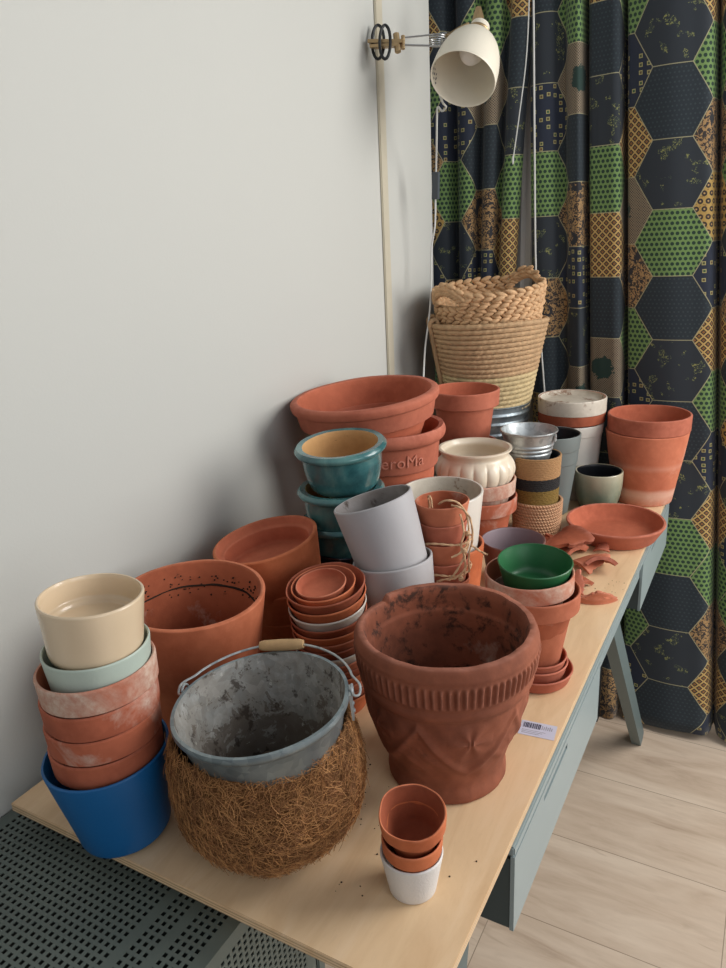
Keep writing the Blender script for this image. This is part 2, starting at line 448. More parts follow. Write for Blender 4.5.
# ------------------------------------------------------------------ desk, board, perforated cabinet
desk=empty('desk','blue-grey painted metal desk with two drawers and splayed legs under the plywood board','desk',Matrix.Translation((.34,1.38,0)))
def part(b,name,m,parent,**k):
    o=b.build(name,m,**k); o.parent=parent; o.matrix_parent_inverse=parent.matrix_world.inverted(); return o
DX=.648
b=MB(); b.box((0.0,.70,.7225),(DX,2.07,.7365),0,.002); part(b,'desktop',M['desk'],desk)
b=MB(); b.box((DX-.019,.706,.688),(DX-.006,2.045,.7215)); b.box((.0,.70,.672),(.015,2.06,.7215)); part(b,'apron',M['desk'],desk)
def drawer(y0,y1,slot):
    x0,x1=DX-.005,DX+.0005; z0,z1=.604,.7222
    s0,s1=slot; zs0,zs1=.703,.7125
    b=MB()
    for lo,hi in (((x0,y0,z0),(x1,s0,z1)),((x0,s1,z0),(x1,y1,z1)),((x0,s0,z0),(x1,s1,zs0)),((x0,s0,zs1),(x1,s1,z1))): b.box(lo,hi)
    d=part(b,'drawer',M['desk'],desk,smooth=False)
    b=MB(); b.box((x0-.34,y0+.001,z0+.002),(x0-.0005,y1-.012,.716),0); part(b,'drawer_box',simple('drawer_side_painted_shade',(62,72,72),.6,var=.05),d,smooth=False)  # shade on the drawer side is painted in as a darker grey
    b=MB(); b.box((x0-.0002,s0,zs0),(x0+.0012,s1,zs1)); part(b,'handle_slot',M['cordgrey'],d)
    return d
drawer(.70,1.185,(.83,.955)); drawer(1.63,2.05,(1.75,1.92))
def leg(a,c):
    b=MB(); b.obox(a,c,.026,.048,(0,1,0)); part(b,'leg',M['desk_d'],desk)
leg((.625,1.985,0.0),(.612,1.40,.722)); leg((.572,.56,0.0),(.572,.725,.722))
leg((.03,1.985,0.0),(.04,1.40,.722)); leg((.03,.66,0.0),(.04,.735,.722))
b=MB(); b.obox((.485,2.03,0.0),(.485,2.03,.6),.03,.03,(0,1,0)); part(b,'drawer_post',M['black'],desk)

def ply_mat():
    m,nt,b=new_mat('birch_plywood'); t=nt.nodes.new('ShaderNodeTexCoord')
    mp=nt.nodes.new('ShaderNodeMapping'); nt.links.new(t.outputs['Object'],mp.inputs[0]); mp.inputs['Scale'].default_value=(9,1.6,9)
    n1=noise(nt,mp.outputs[0],3,6,.6,.9); n2=noise(nt,mp.outputs[0],26,4,.7)
    col=ramp(nt,n1,[(.3,srgb(210,176,136)),(.55,srgb(222,191,152)),(.8,srgb(230,203,170))])
    col=mixc(nt,N(nt,ramp(nt,n2,[(.55,g(0)),(.7,g(1))]))*.35,col,srgb(208,178,142))
    n3=noise(nt,t.outputs['Object'],5,4,.6); 
    col=mixc(nt,N(nt,ramp(nt,n3,[(.62,g(0)),(.8,g(1))]))*.35,col,srgb(210,182,150))
    # veneer layers on the sides
    sx=nt.nodes.new('ShaderNodeSeparateXYZ'); nt.links.new(t.outputs['Object'],sx.inputs[0])
    z=N(nt,sx.outputs[2]); band=((z*1000).op('MODULO',4.0)).abs().lt(1.6)
    ge=nt.nodes.new('ShaderNodeNewGeometry'); sn=nt.nodes.new('ShaderNodeSeparateXYZ'); nt.links.new(ge.outputs['Normal'],sn.inputs[0])
    side=N(nt,sn.outputs[2]).abs().lt(.5)
    col=mixc(nt,side*band*.6,col,srgb(150,116,80))
    nt.links.new(col,b.inputs['Base Color']); b.inputs['Roughness'].default_value=.36; b.inputs['Specular IOR Level'].default_value=.5
    return m
b=MB(); b.box((-.311,-.804,0),(.311,.804,.0125),0,.0008)
board=b.build('plywood_board',ply_mat(),loc=(.333,1.271,.7375)); tag(board,'pale birch plywood board laid over the desk with all the pots on it','board')

# perforated cabinet (rectangular grid of square holes, 10 mm pitch)
def perf(name,O,U,V,nu,nv,parent,skip=lambda i,j:False,mu=.02,mv=.02,p=.010,h=.0056):
    """panel in plane O + u*U + v*V with margin, real holes"""
    O=Vector(O);U=Vector(U);V=Vector(V); b=MB(); a=(p-h)/2; n=U.cross(V)
    W=mu*2+nu*p; Hh=mv*2+nv*p
    def quad(u0,v0,u1,v1): b.add([O+U*u0+V*v0,O+U*u1+V*v0,O+U*u1+V*v1,O+U*u0+V*v1],[(0,1,2,3)])
    quad(0,0,W,mv); quad(0,Hh-mv,W,Hh); quad(0,mv,mu,Hh-mv); quad(W-mu,mv,W,Hh-mv)
    for j in range(nv):
        v0=mv+j*p
        quad(mu,v0,W-mu,v0+a); quad(mu,v0+p-a,W-mu,v0+p)
        for i in range(nu):
            u0=mu+i*p
            quad(u0,v0+a,u0+a,v0+p-a); quad(u0+p-a,v0+a,u0+p,v0+p-a)
            if skip(i,j): quad(u0+a,v0+a,u0+p-a,v0+p-a)
            else:
                c=[O+U*x+V*y for x,y in ((u0+a,v0+a),(u0+p-a,v0+a),(u0+p-a,v0+p-a),(u0+a,v0+p-a))]
                d=[q-n*.0015 for q in c]
                b.add(c+d,[(1,0,4,5),(2,1,5,6),(3,2,6,7),(0,3,7,4)])
    return part(b,name,M['perf'],parent,smooth=False)
cab=empty('perforated_cabinet','dark green-grey perforated metal cabinet against the wall beyond the near end of the board','cabinet',Matrix.Translation((.18,.4,0)))
x0,x1,y0,y1,zt=WX+.003,.385,.14,.632,.698
perf('top_panel',(x0,y0,zt),(1,0,0),(0,1,0),38,46,cab,lambda i,j:i in(29,33) ,mu=.016,mv=.016)
perf('side_panel',(x1,y0,.02),(0,1,0),(0,0,1),45,64,cab,mu=.021,mv=.019)
b=MB(); t=.0015
b.box((x0,y0,0),(x1,y0+t,zt-.002)); b.box((x0,y1-t,0),(x1,y1,zt-.002)); b.box((x0,y0,0),(x0+t,y1,zt-.002)); b.box((x0,y0,.01),(x1-.002,y1,.015))
part(b,'carcass',simple('dark_inner_steel',(40,46,44),.6),cab,smooth=False)
b=MB(); b.box((x1-.012,y1+.003,0),(x1+.001,y1+.02,zt-.004),0,.002); part(b,'corner_post',M['perf'],cab)

# ------------------------------------------------------------------ sticker and crumbs
st=empty('barcode_sticker','pale lilac barcode sticker on the plywood beside the big ornate pot','sticker',Matrix.Translation((.613,.917,.7502)))
st.rotation_euler.z=math.radians(6)
b=MB(); b.box((-.026,-.017,0),(.026,.017,.0003)); o=b.build('label_paper',M['sticker'],st,smooth=False)
b=MB(); x=-.022; random.seed(3)
while x<.002:
    w=random.choice((.0006,.0010,.0016)); b.box((x,.001,.0003),(x+w,.013,.0005)); x+=w+random.choice((.0006,.0010))
b.build('barcode',M['ink'],st,smooth=False)
b=MB()
for k in range(6): b.box((.005+k*.0028,.002,.0003),(.0062+k*.0028,.011-(k%2)*.002,.0005))
for k in range(3): b.box((-.022,-.005-k*.0035,.0003),(.012-k*.004,-.0043-k*.0035,.0005))
b.build('print_lines',M['ink2'],st,smooth=False)
random.seed(11)
b=MB()
spots=[((.50,.55),.02,5),((.485,.64),.03,5),((.42,.68),.05,16),((.61,1.42),.03,10),((.625,1.46),.02,5),((.60,.64),.04,2),((.40,.73),.05,22),((.52,.62),.03,4)]
for (cx,cy),s,n in spots:
    for k in range(n):
        q=Vector((cx+random.gauss(0,s*.4),cy+random.gauss(0,s*.4),.7503)); r=random.uniform(.0005,.0014)
        if q.x>.64 or q.y<.47: continue
        b.blob(q,Vector((r,0,0)),Vector((0,r*random.uniform(.6,1.2),0)),Vector((0,0,r*.6)),6,4)
o=b.build('soil_crumbs',M['soil']); tag(o,'scattered dark crumbs of soil on the plywood around the pots','soil',kind='stuff')

# ------------------------------------------------------------------ left stack
G='stack on the blue planter'
pot('planter','matte royal blue planter at the near left corner, bottom of its stack','planter',P_plain(.076,.0555,.1225,.004),(.192,.502,.873),(-.04,-.05,1),M['blue'],G)
for k,(z,r,x) in enumerate([(.8955,.0670,.1945),(.929,.0675,.196),(.9625,.068,.198),(.996,.0685,.200)]):
    lab=['limed terracotta pot sitting directly in the blue planter, lowest of four','second limed terracotta pot up from the blue planter','third limed terracotta pot up from the blue planter, just below the whitest-rimmed one','terracotta pot with the whitest rim, directly holding the sage pot'][k]
    pot('flower_pot',lab,'flower pot',P_band(r,.046,.115,.0325,.0062,.0050),(x,.503,z),(-.03,-.03+.006*k,1),[M['terra_w'] if k<3 else M['terra_ww'],M['terra_in']],'limed terracotta pots in the blue planter',amp=.0006)
pot('flower_pot','pale sage green ceramic pot directly under the cream pot','flower pot',P_plain(.0612,.0530,.085,.0032),(.204,.505,1.020),(-.01,0,1),M['sage'],G)
o_,i_=P_plain(.059,.0525,.074,.0045,d=.036,rr=.012); i_=[(.0556,.0737,.001),(.0545,.070,.002),(.0530,.047,.003),(.0490,.045,.002),(.0465,.040,.003),(0,.038)]
pot('flower_pot','glossy cream glazed pot on top of the stack at the left edge','flower pot',(o_,i_),(.209,.506,1.083),(.035,.035,1),M['cream'],G,amp=.0004)

# ------------------------------------------------------------------ coir liner and bucket
def coirfn(r,z,th,out):
    d=mnoise.noise(Vector((math.cos(th)*2.2,math.sin(th)*2.2,z*14)))*.006+mnoise.noise(Vector((math.cos(th)*7,math.sin(th)*7,z*50)))*.003
    return max(.001,r+d),z+d*.3
co=[(0,.003),(.036,0,.01),(.074,.010,.03),(.104,.046,.04),(.1140,.086,.04),(.111,.125,.03),(.1035,.150,.01),(.0990,.165,.004)]
ci=[(.0962,.164,.003),(.1005,.145,.01),(.1075,.090,.02),(.098,.046,.03),(.070,.014,.02),(0,.010)]
b=lathe(co,ci,110,coirfn,.004)
coir=b.build('coir_planter_liner',[M['coir'],M['coir']]); coir.matrix_world=frame((.3755,.580,.917),(-.02,-.05,1),.165)
tag(coir,'round shaggy brown coir liner holding the galvanised bucket','planter liner')
random.seed(5)
fb=MB(); fb2=MB()
pc=refine(fillet(co),.002); pc=[p for p in pc if p[0]>.04]
for k in range(14000):
    r,z=random.choice(pc); th=random.uniform(0,2*PI)
    r,z=coirfn(r,z,th,True); r+=random.uniform(0,.003)
    p=Vector((r*math.cos(th),r*math.sin(th),z)); n=Vector((math.cos(th),math.sin(th),(z-.085)*6)).normalized()
    t=n.cross(Vector((random.gauss(0,1),random.gauss(0,1),random.gauss(0,1)))).normalized(); s=n.cross(t)
    Ln=random.uniform(.008,.030); cv=random.gauss(0,.6); lift=random.uniform(0,.12)*(1 if random.random()<.9 else 2.5)
    pts=[]
    for q in range(5):
        u=q/4-.5
        w=p+t*Ln*u+s*Ln*cv*(u*u-.1)+n*(.0015+lift*Ln*(u+.5)-Ln*Ln*u*u*4)
        if w.z<.0006: w.z=.0006+random.uniform(0,.0006)
        pts.append(w)
    (fb if random.random()<.6 else fb2).tube(pts,random.uniform(.00016,.00034),3,caps=False)
for x in (fb,M['coir_f']),(fb2,M['coir_f2']):
    o=x[0].build('coir_fibres',x[1],coir,kind='stuff')

BH=.132; BR=.1025
bo=[(0,0),(.070,0,.004),(.0975,BH-.012,.002),(.1005,BH-.011,.002),(BR+.001,BH-.006,.003),(BR,BH,.003)]
bi=[(BR-.004,BH,.002),(BR-.0045,BH-.006,.003),(.0945,BH-.02),(.068,.004,.004),(0,.003)]
bf=frame((.384,.572,.953),(-.065,-.045,1),BH,0)
bk=empty('galvanised_bucket','grey galvanised bucket with wire handle and wooden grip resting in the coir liner','bucket',bf)
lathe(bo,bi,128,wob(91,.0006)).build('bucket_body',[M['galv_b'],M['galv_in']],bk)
EA=(math.radians(30),math.radians(186))
for ang in EA:
    d=Vector((math.cos(ang),math.sin(ang),0)); t=Vector((-d.y,d.x,0))
    b=MB(); c=d*(BR+.001)+Vector((0,0,BH-.022))
    b.obox(c-Vector((0,0,.014)),c+Vector((0,0,.020)),.022,.0025,d)
    pts=[c+d*.003+Vector((0,0,.020))+t*.006*math.cos(a)+Vector((0,0,.006))*math.sin(a) for a in [2*PI*i/14 for i in range(14)]]
    b.tube(pts,.0016,6,closed=True)
    for q in (-.008,.002): b.blob(c+d*.0018+Vector((0,0,q)),t*.0028,Vector((0,0,.0028)),d*.0016)
    b.build('ear',M['galv'],bk)
pts=[]
for k in range(25):
    t_=k/24; a=EA[0]+.10+(EA[1]-EA[0]-.20)*t_; rr=BR+.007+.0015*math.sin(PI*t_)
    pts.append(Vector((rr*math.cos(a),rr*math.sin(a),BH+.001+.004*math.sin(PI*t_))))
def hook(ang,sg):
    d=Vector((math.cos(ang),math.sin(ang),0)); t=Vector((-d.y,d.x,0))*sg; z=lambda q:Vector((0,0,BH+q))
    return [d*(BR+.001)+z(.000),d*(BR+.006)+t*-.006+z(-.006),d*(BR+.012)+t*-.004+z(-.006),d*(BR+.013)+t*.006+z(.000)]
allp=hook(EA[0],1)+pts[1:-1]+hook(EA[1],-1)[::-1]
b=MB(); b.tube(allp,.0015,8,sub=4); b.build('handle_wire',M['galv'],bk)
ga,gb_=pts[10],pts[15]
if True:
    b=MB(); n_=10; gp=[ga.lerp(gb_,i/n_)+Vector((0,0,.001)) for i in range(n_+1)]
    b.tube(gp,.0075,16,rf=lambda i,t:.0075*(1-.10*abs(i-5)/5)*(.8 if i in(0,10) else 1)); b.build('wooden_grip',M['wood_grip'],bk)
b=MB(); random.seed(21); V=[]; 
sl=lathe([(0,.0032),(.064,.0032)],[(.066,.010,.004),(.045,.013,.01),(0,.012)],60,lambda r,z,th,out:(r,z+(0 if out else .005*mnoise.noise(Vector((r*math.cos(th)*60,r*math.sin(th)*60,1))))),.004)
sm_=clay('dried_mud',(120,106,90),(74,60,48),rough=1,dirt=.3)
sl.build('soil_residue',[sm_,sm_],bk)

# ------------------------------------------------------------------ big terracotta behind, and planters
o_,i_=P_plain(.109,.080,.212,.008,rr=.01)
pot('flower_pot','big plain terracotta pot with dark tide line inside, behind the cream pot and bucket','flower pot',(o_,i_),(.141,.733,.967),(.05,-.02,1),[M['terra_big'],M['terra_in']],spin=0,amp=.0012,seg=128)
# tide line of dried soil inside
b=MB(); fr=frame((.141,.733,.967),(.05,-.02,1),.212,0); pts=[]
for k in range(60):
    a=2*PI*k/60; r=.109-.008-.004-.0008; pts.append(Vector((r*math.cos(a),r*math.sin(a),.172+.003*mnoise.noise(Vector((math.cos(a)*2,math.sin(a)*2,3))))))
b.tube(pts,.0011,5,closed=True,rf=lambda i,t:.0013+.0016*abs(mnoise.noise(Vector((i*.3,0,t)))))
for k in range(160):
    a=random.uniform(0,2*PI); z=.172+random.gauss(.006,.009); r=.109-.0088-(.212-z)*.13+.0006
    b.blob((r*math.cos(a),r*math.sin(a),z),Vector((.0016,0,0)),Vector((0,.0016,0)),Vector((0,0,random.uniform(.0006,.0018))),5,4)
bigpot=[q for q in bpy.data.objects if q.get('label','').startswith('big plain terracotta')][0]
b.build('soil_ring',M['soil'],bigpot)
def planter(c,ax,r,H,lab):
    o=[(0,0),(r*.86,0,.006),(r,H-.002,.002),(r-.003,H,.002)]
    i=[(r-.006,H-.0005,.002),(r-.009,H-.006,.004),(r-.012,H-.012,.002),(r-.018,H-.014,.004),(r*.84,H-.045,.006),(0,H-.046)]
    return pot('planter_bowl',lab,'planter',(o,i),c,ax,[M['terra_o'],M['terra_in_c']],'smooth terracotta bowls by the wall')
planter((.146,.960,.842),(0,0,1),.084,.076,'lowest smooth terracotta bowl, third down in the tilted stack by the wall')
planter((.146,.955,.898),(-.04,-.03,1),.087,.08,'second smooth terracotta bowl under the tilted top bowl by the wall')
planter((.128,.935,.973),(-.13,-.12,1),.092,.088,'smooth terracotta bowl tilted on top of its stack by the wall')

# ------------------------------------------------------------------ stack of saucers
zs=[.785,.798,.811,.824,.837,.850,.863,.876,.889,.902,.915,.929,.944,.959]
names=['bottom terracotta saucer of the tall saucer stack','second terracotta saucer from the bottom of the tall stack','third terracotta saucer from the bottom of the tall stack','fourth terracotta saucer from the bottom of the tall stack','fifth terracotta saucer from the bottom of the tall stack','terracotta saucer just under the lower white saucer','lower of the two white saucers in the tall stack','terracotta saucer just above the lower white saucer','second terracotta saucer above the lower white saucer','third terracotta saucer above the lower white saucer','terracotta saucer just under the upper white saucer','upper white saucer near the top of the tall stack','terracotta saucer just above the upper white saucer','wide terracotta saucer rimming the top of the tall stack']
for k,z in enumerate(zs):
    white=k in (6,11); t=k/13; r=.0555+.006*t
    Hs=.035
    pot('white_saucer' if white else 'terracotta_saucer',names[k],'saucer',P_saucer(r,r*.80,Hs,.0028,.004),(.309-.008*t,.853-.003*t,z),(-.03*t,-.15*t,1),[M['white_glaze']]*2 if white else [(M['terra_o'],M['terra_d'],M['terra'])[k%3],M['terra_in_c']],'tall stack of saucers',amp=.0004)
pot('terracotta_saucer','medium terracotta saucer nested in the top of the tall stack','saucer',P_saucer(.0500,.0445,.020,.0030,.003),(.2985,.8485,.9605),(-.03,-.16,1),[M['terra_o'],M['terra_in_c']],'tall stack of saucers',amp=.0004)
pot('terracotta_saucer','smallest terracotta saucer at the very top of the tall stack','saucer',P_saucer(.0395,.0345,.015,.0030,.003),(.2955,.8465,.9615),(-.03,-.17,1),[M['terra'],M['terra_in_c']],'tall stack of saucers',amp=.0004)

# ------------------------------------------------------------------ teal stack
def TEALP(R,H=.088):
    o=[(0,0),(R*.60,0,.004),(R*.74,.012,.008),(R-.013,.045,.02),(R-.012,H-.016,.003),(R-.003,H-.013,.004),(R,H-.006,.005),(R-.006,H,.005)]
    i=[(R-.016,H-.001,.004),(R-.0185,H-.010,.005),(R-.019,.045,.01),(R*.55,.010,.01),(0,.009)]
    return o,i

pot('glazed_pot','dark navy glazed pot at the bottom of the teal stack','flower pot',P_plain(.066,.052,.165,.005),(.203,1.083,.915),(0,0,1),[M['navy_glaze'],M['dark_in']],'teal stack')
for (c,r,ax,lab) in [((.190,1.082,.966),.076,(0,0,1),'third teal glazed pot down, above the dark navy pot'),((.198,1.08,1.031),.080,(0,-.03,1),'middle teal glazed pot of three in the stack'),((.202,1.08,1.111),.084,(-.01,-.10,1),'teal glazed pot with bare tan inside on top of its stack')]:
    pot('glazed_pot',lab,'flower pot',TEALP(r),c,ax,[M['teal'],M['tan_in']],'teal stack',amp=.0006)

# ------------------------------------------------------------------ huge double-banded pot and the lettered one
R=.153;H=.165
o_=[(0,0),(.088,0,.004),(.120,H-.057,.0015),(.139,H-.055,.002),(.1455,H-.022,.0015),(.1515,H-.020,.002),(R+.001,H-.013,.003),(R+.001,H-.004,.005),(R-.006,H,.004)]
i_=[(R-.014,H-.001,.004),(R-.018,H-.010,.006),(.125,H-.06,.02),(.084,.012,.01),(0,.01)]
pot('flower_pot','widest terracotta pot, tilted with a double-stepped rim, behind the teal stack','flower pot',(o_,i_),(.126,1.31,1.152),(-.055,-.065,1),[M['terra_r'],M['terra_in_c']],seg=128,amp=.0012)
H=.332
o_=[(0,0),(.080,0,.005),(.1005,H-.085,.002),(.108,H-.083,.004),(.1125,H-.030,.004),(.122,H-.026,.008),(.1275,H-.013,.008),(.121,H,.006)]
i_=[(.112,H-.002,.005),(.106,H-.02,.01),(.09,.1,.02),(.074,.012,.01),(0,.01)]
lp=pot('flower_pot','thick-lipped terracotta pot with raised lettering round its band, under the widest pot','flower pot',(o_,i_),(.160,1.335,1.082),(0,0,1),[M['terra_r'],M['terra_in_c']],seg=128,spin=0,amp=.0010)
fc=bpy.data.curves.new('lettering','FONT'); fc.body='deroMa'; fc.size=.034; fc.extrude=.0008; fc.resolution_u=3; fc.space_character=1.05
to=bpy.data.objects.new('lettering_source',fc); COL.objects.link(to)
dg=bpy.context.evaluated_depsgraph_get(); me=bpy.data.meshes.new_from_object(to.evaluated_get(dg)); bpy.data.objects.remove(to)
a0=math.radians(-78)
for v in me.vertices:
    z=H-.066+v.co.y; rr=.1098+(z-(H-.083))/.053*.0035+.0008+v.co.z*.9; a=a0+(v.co.x)/.112
    v.co=Vector((rr*math.cos(a),rr*math.sin(a),z))
me.materials.clear(); me.materials.append(M['terra_r'])
o=bpy.data.objects.new('raised_lettering',me); COL.objects.link(o); o.parent=lp

# ------------------------------------------------------------------ terracotta pots in front of the baskets
pot('flower_pot','plain terracotta pot directly under the broad-banded one, its rim just showing','flower pot',P_band(.083,.058,.20,.035,.006,.006),(.201,1.68,.958),(0,0,1),[M['terra_r'],M['terra_in']])
tp=pot('flower_pot','terracotta pot with a broad band and dead leaves inside, in front of the rope basket','flower pot',P_band(.086,.056,.155,.040,.007,.007,d=.045),(.200,1.68,1.092),(0,0,1),[M['terra_r'],M['terra_in_c']],spin=0)
b=MB(); random.seed(4)
for k in range(26):
    a=random.uniform(0,6.28); r=random.uniform(0,.03); c=Vector((r*math.cos(a)+.005,r*math.sin(a)+.012,.155-.045+.0015+random.uniform(0,.008)))
    u=Vector((random.gauss(0,1),random.gauss(0,1),random.gauss(0,.3))).normalized(); w=u.cross(Vector((random.random(),random.random(),1))).normalized()
    b.blob(c,u*.007,w*.0035,u.cross(w)*.0007,7,4)
o=b.build('dead_leaves',M['soil'],tp,kind='stuff')

# ------------------------------------------------------------------ basket column
H=.262
o_=[(0,0),(.098,0,.003)]
for k,z in enumerate((.07,.13,.185,.215,.238)):
    r=.098+(.026)*z/H; o_+=[(r,z-.006,.002),(r+.004,z,.003),(r,z+.006,.002)]
o_+=[(.1235,H-.004,.002),(.126,H-.001,.002),(.1225,H,.001)]
pot('galvanised_tub','large ribbed galvanised tub under the rope basket in the corner','tub',(o_,[(.121,H-.001,.001),(.119,H-.005),(.094,.004,.003),(0,.003)]),(.165,1.925,1.012),(0,0,1),[M['galv_d'],M['galv_in']],amp=.0002)
def ropebasket():
    root=empty('rope_basket','large coiled seagrass rope basket standing in the galvanised tub','basket',Matrix.Translation((.170,1.925,.985)))
    b=MB(); n=20; H=.242
    for k in range(n):
        z=.006+k*(H-.006)/(n-1); R=.108+(.154-.108)*(z/H)**1.05
        mi=1 if k<9 else 0
        pts=[Vector((R*(1+.01*math.sin(3*a+1))*math.cos(a),R*(1+.01*math.sin(3*a+1))*math.sin(a),z+.003*math.sin(a*2+k*.15))) for a in [2*PI*i/260 for i in range(260)]]
        b.tube(pts,.007,8,mi,True,rf=lambda i,t,k=k:.0070*(1+.09*math.sin(i*2*PI*64/260+t*1.0+k*1.7)+.05*math.sin(i*.9+k*5)))
    b.build('coiled_wall',[M['grass'],M['grass_l']],root)
    b=MB(); V=[];
    b2=lathe([(0,0),(.104,0,.003),(.110,.006)],[(.104,.008),(0,.006)],48); b2.build('base',[M['grass_l'],M['grass_l']],root)
    # two vertical strap handles towards the camera's left
    for a0 in (math.radians(188),math.radians(225)):
        b=MB(); pts=[]
        for q in range(9):
            z=.04+q*.026; R=.108+(.154-.108)*min(1,z/H)+.009
            pts.append(Vector((R*math.cos(a0),R*math.sin(a0),min(z,H+.006))))
        R=.145; pts.append(Vector((R*math.cos(a0),R*math.sin(a0),H+.010))); pts.append(Vector(((R-.01)*math.cos(a0),(R-.01)*math.sin(a0),H-.03)))
        b.tube(pts,.0062,8,sub=3,rf=lambda i,t:.0062*(1+.12*math.sin(i*1.4+t))); b.build('strap',M['grass'],root)
    return root
ropebasket()
def braidbasket():
    m4=frame((.172,1.925,1.312),(-.02,-.09,1),.105,0)
    root=empty('braided_basket','chunky braided water hyacinth basket with arched handles on top of the rope basket','basket',m4)
    b=MB(); rows=6; H=.112; random.seed(2)
    hcs=(math.radians(62),math.radians(242))
    for k in range(rows):
        z=.008+k*.0190; R=.126+.019*(z/H)
        n=34
        for j in range(n):
            a=2*PI*(j+.5*(k%2))/n
            lift=0
            if k>=rows-2:
                for hc in hcs:
                    d=abs((a-hc+PI)%(2*PI)-PI)
                    if d<.36: lift=max(lift,.026*math.cos(d/.36*PI/2)**.7) if k==rows-1 else lift
                    if k==rows-2 and d<.30: lift=None; break
            if lift is None: continue
            for s in (1,-1):
                c=Vector((R*math.cos(a+ s*.02),R*math.sin(a+s*.02),z+s*.0046+lift+.0008*random.gauss(0,1)))
                t=Vector((-math.sin(a),math.cos(a),s*-.36)).normalized(); nn=Vector((math.cos(a),math.sin(a),0)); w=nn.cross(t)
                sc_=random.uniform(.9,1.12)
                b.blob(c+nn*random.gauss(.001,.0007),t*.0160*sc_,nn*.0080,w*.0068,8,6)
    b.build('braided_wall',M['hyac'],root)
    b=lathe([(0,0),(.118,0,.003),(.128,.01)],[(.122,.012),(.1,.006),(0,.006)],48); b.build('base',[M['hyac'],M['hyac']],root)
    b=MB(); # inner liner ring so no light leaks through the stitches
    b=lathe([(.1215,.006),(.1385,.082)],[(.1375,.082),(.1205,.006)],64); b.build('inner_wall',[M['grass'],M['grass']],root)
    for s,hc in enumerate(hcs):
        b=MB(); 
        for i in range(13):
            d=-.40+.0667*i; a=hc+d; z=.090+.030*math.cos(d/.42*PI/2)**.8; R=.146
            for q in (1,-1):
                t=Vector((-math.sin(a),math.cos(a),-.5*q-d)).normalized(); nn=Vector((math.cos(a),math.sin(a),0))
                b.blob(Vector((R*math.cos(a),R*math.sin(a),z+q*.005)),t*.0145,nn*.0078,nn.cross(t)*.0062,8,6)
        b.build('handle',M['hyac'],root)
braidbasket()

# ------------------------------------------------------------------ ivory lobed pot on two limed pots
pot('flower_pot','limed terracotta pot, lower of the two under the ivory lobed pot','flower pot',P_band(.0865,.058,.130,.034,.008,.006),(.294,1.53,.880),(0,0,1),[M['terra_w'],M['terra_in']],'pair under the ivory pot')
pot('flower_pot','whitish limed terracotta pot holding the ivory lobed pot','flower pot',P_band(.0855,.060,.105,.034,.007,.006),(.292,1.53,.921),(0,0,1),[M['terra_ww'],M['terra_in']],'pair under the ivory pot')
def lobefn(r,z,th,out):
    if out and .012<z<.088:
        w=math.sin((z-.012)/.076*PI)**.7
        return r*(1+.030*w*(abs(math.cos(th*9))**.6*2-1.2)),z
    return r,z
o_=[(0,0),(.056,0,.005),(.078,.026,.02),(.0905,.055,.03),(.086,.078,.02),(.074,.090,.008),(.0765,.097,.004),(.0835,.104,.004),(.083,.108,.003)]
i_=[(.077,.108,.003),(.069,.098,.005),(.080,.07,.02),(.05,.02,.01),(0,.018)]
pot('flower_pot','ivory glazed pot with swollen vertical lobes and flared lip','flower pot',(o_,i_),(.285,1.528,.992),(0,0,1),M['cream2'],fn=lobefn,seg=216,step=.003)

# ------------------------------------------------------------------ white pot on an orange one
pot('flower_pot','bright orange terracotta pot holding the dirty white pot behind the twine-tied stack','flower pot',P_plain(.0790,.068,.128,.005),(.327,1.243,.879),(0,0,1),[M['terra_o'],M['terra_in']])
pot('flower_pot','white pot with a soil-stained inside behind the twine-tied stack','flower pot',P_plain(.0815,.066,.130,.0055),(.324,1.243,.985),(0,-.03,1),[M['white_glaze'],M['dirty_white']])

# ------------------------------------------------------------------ twine-tied stack
labs=['bottom small terracotta pot of the twine-tied stack','second small terracotta pot up in the twine-tied stack','third small terracotta pot up in the twine-tied stack','fourth small terracotta pot up in the twine-tied stack','fifth small terracotta pot up in the twine-tied stack','small terracotta pot second from the top of the twine-tied stack','small terracotta pot on top of the twine-tied stack with twine trailing inside']
for k,z in enumerate([.822,.856,.890,.926,.961,.995,1.029]):
    r=.0425 if k<6 else .0455
    pot('flower_pot',labs[k],'flower pot',P_plain(r,r*.68,.072,.0035,rr=.003),(.402-.0012*k,1.08,z),(-.02,-.02,1),[M['terra_r'] if k%2 else M['terra'],M['terra_in']],'small terracotta pots tied with twine',amp=.0008)
tw=MB()
def loop(z0,dz,ph,rr=.0455,n=40,tilt=.01,gap=0):
    return [Vector((.399+rr*math.cos(a),1.08+rr*math.sin(a),z0+dz*math.sin(a+ph)+.003*math.sin(3*a))) for a in [2*PI*(i+gap)/n for i in range(n)]]
def twf(r):
    return lambda i,t: r*(1+.22*math.sin(i*1.1+t*2))
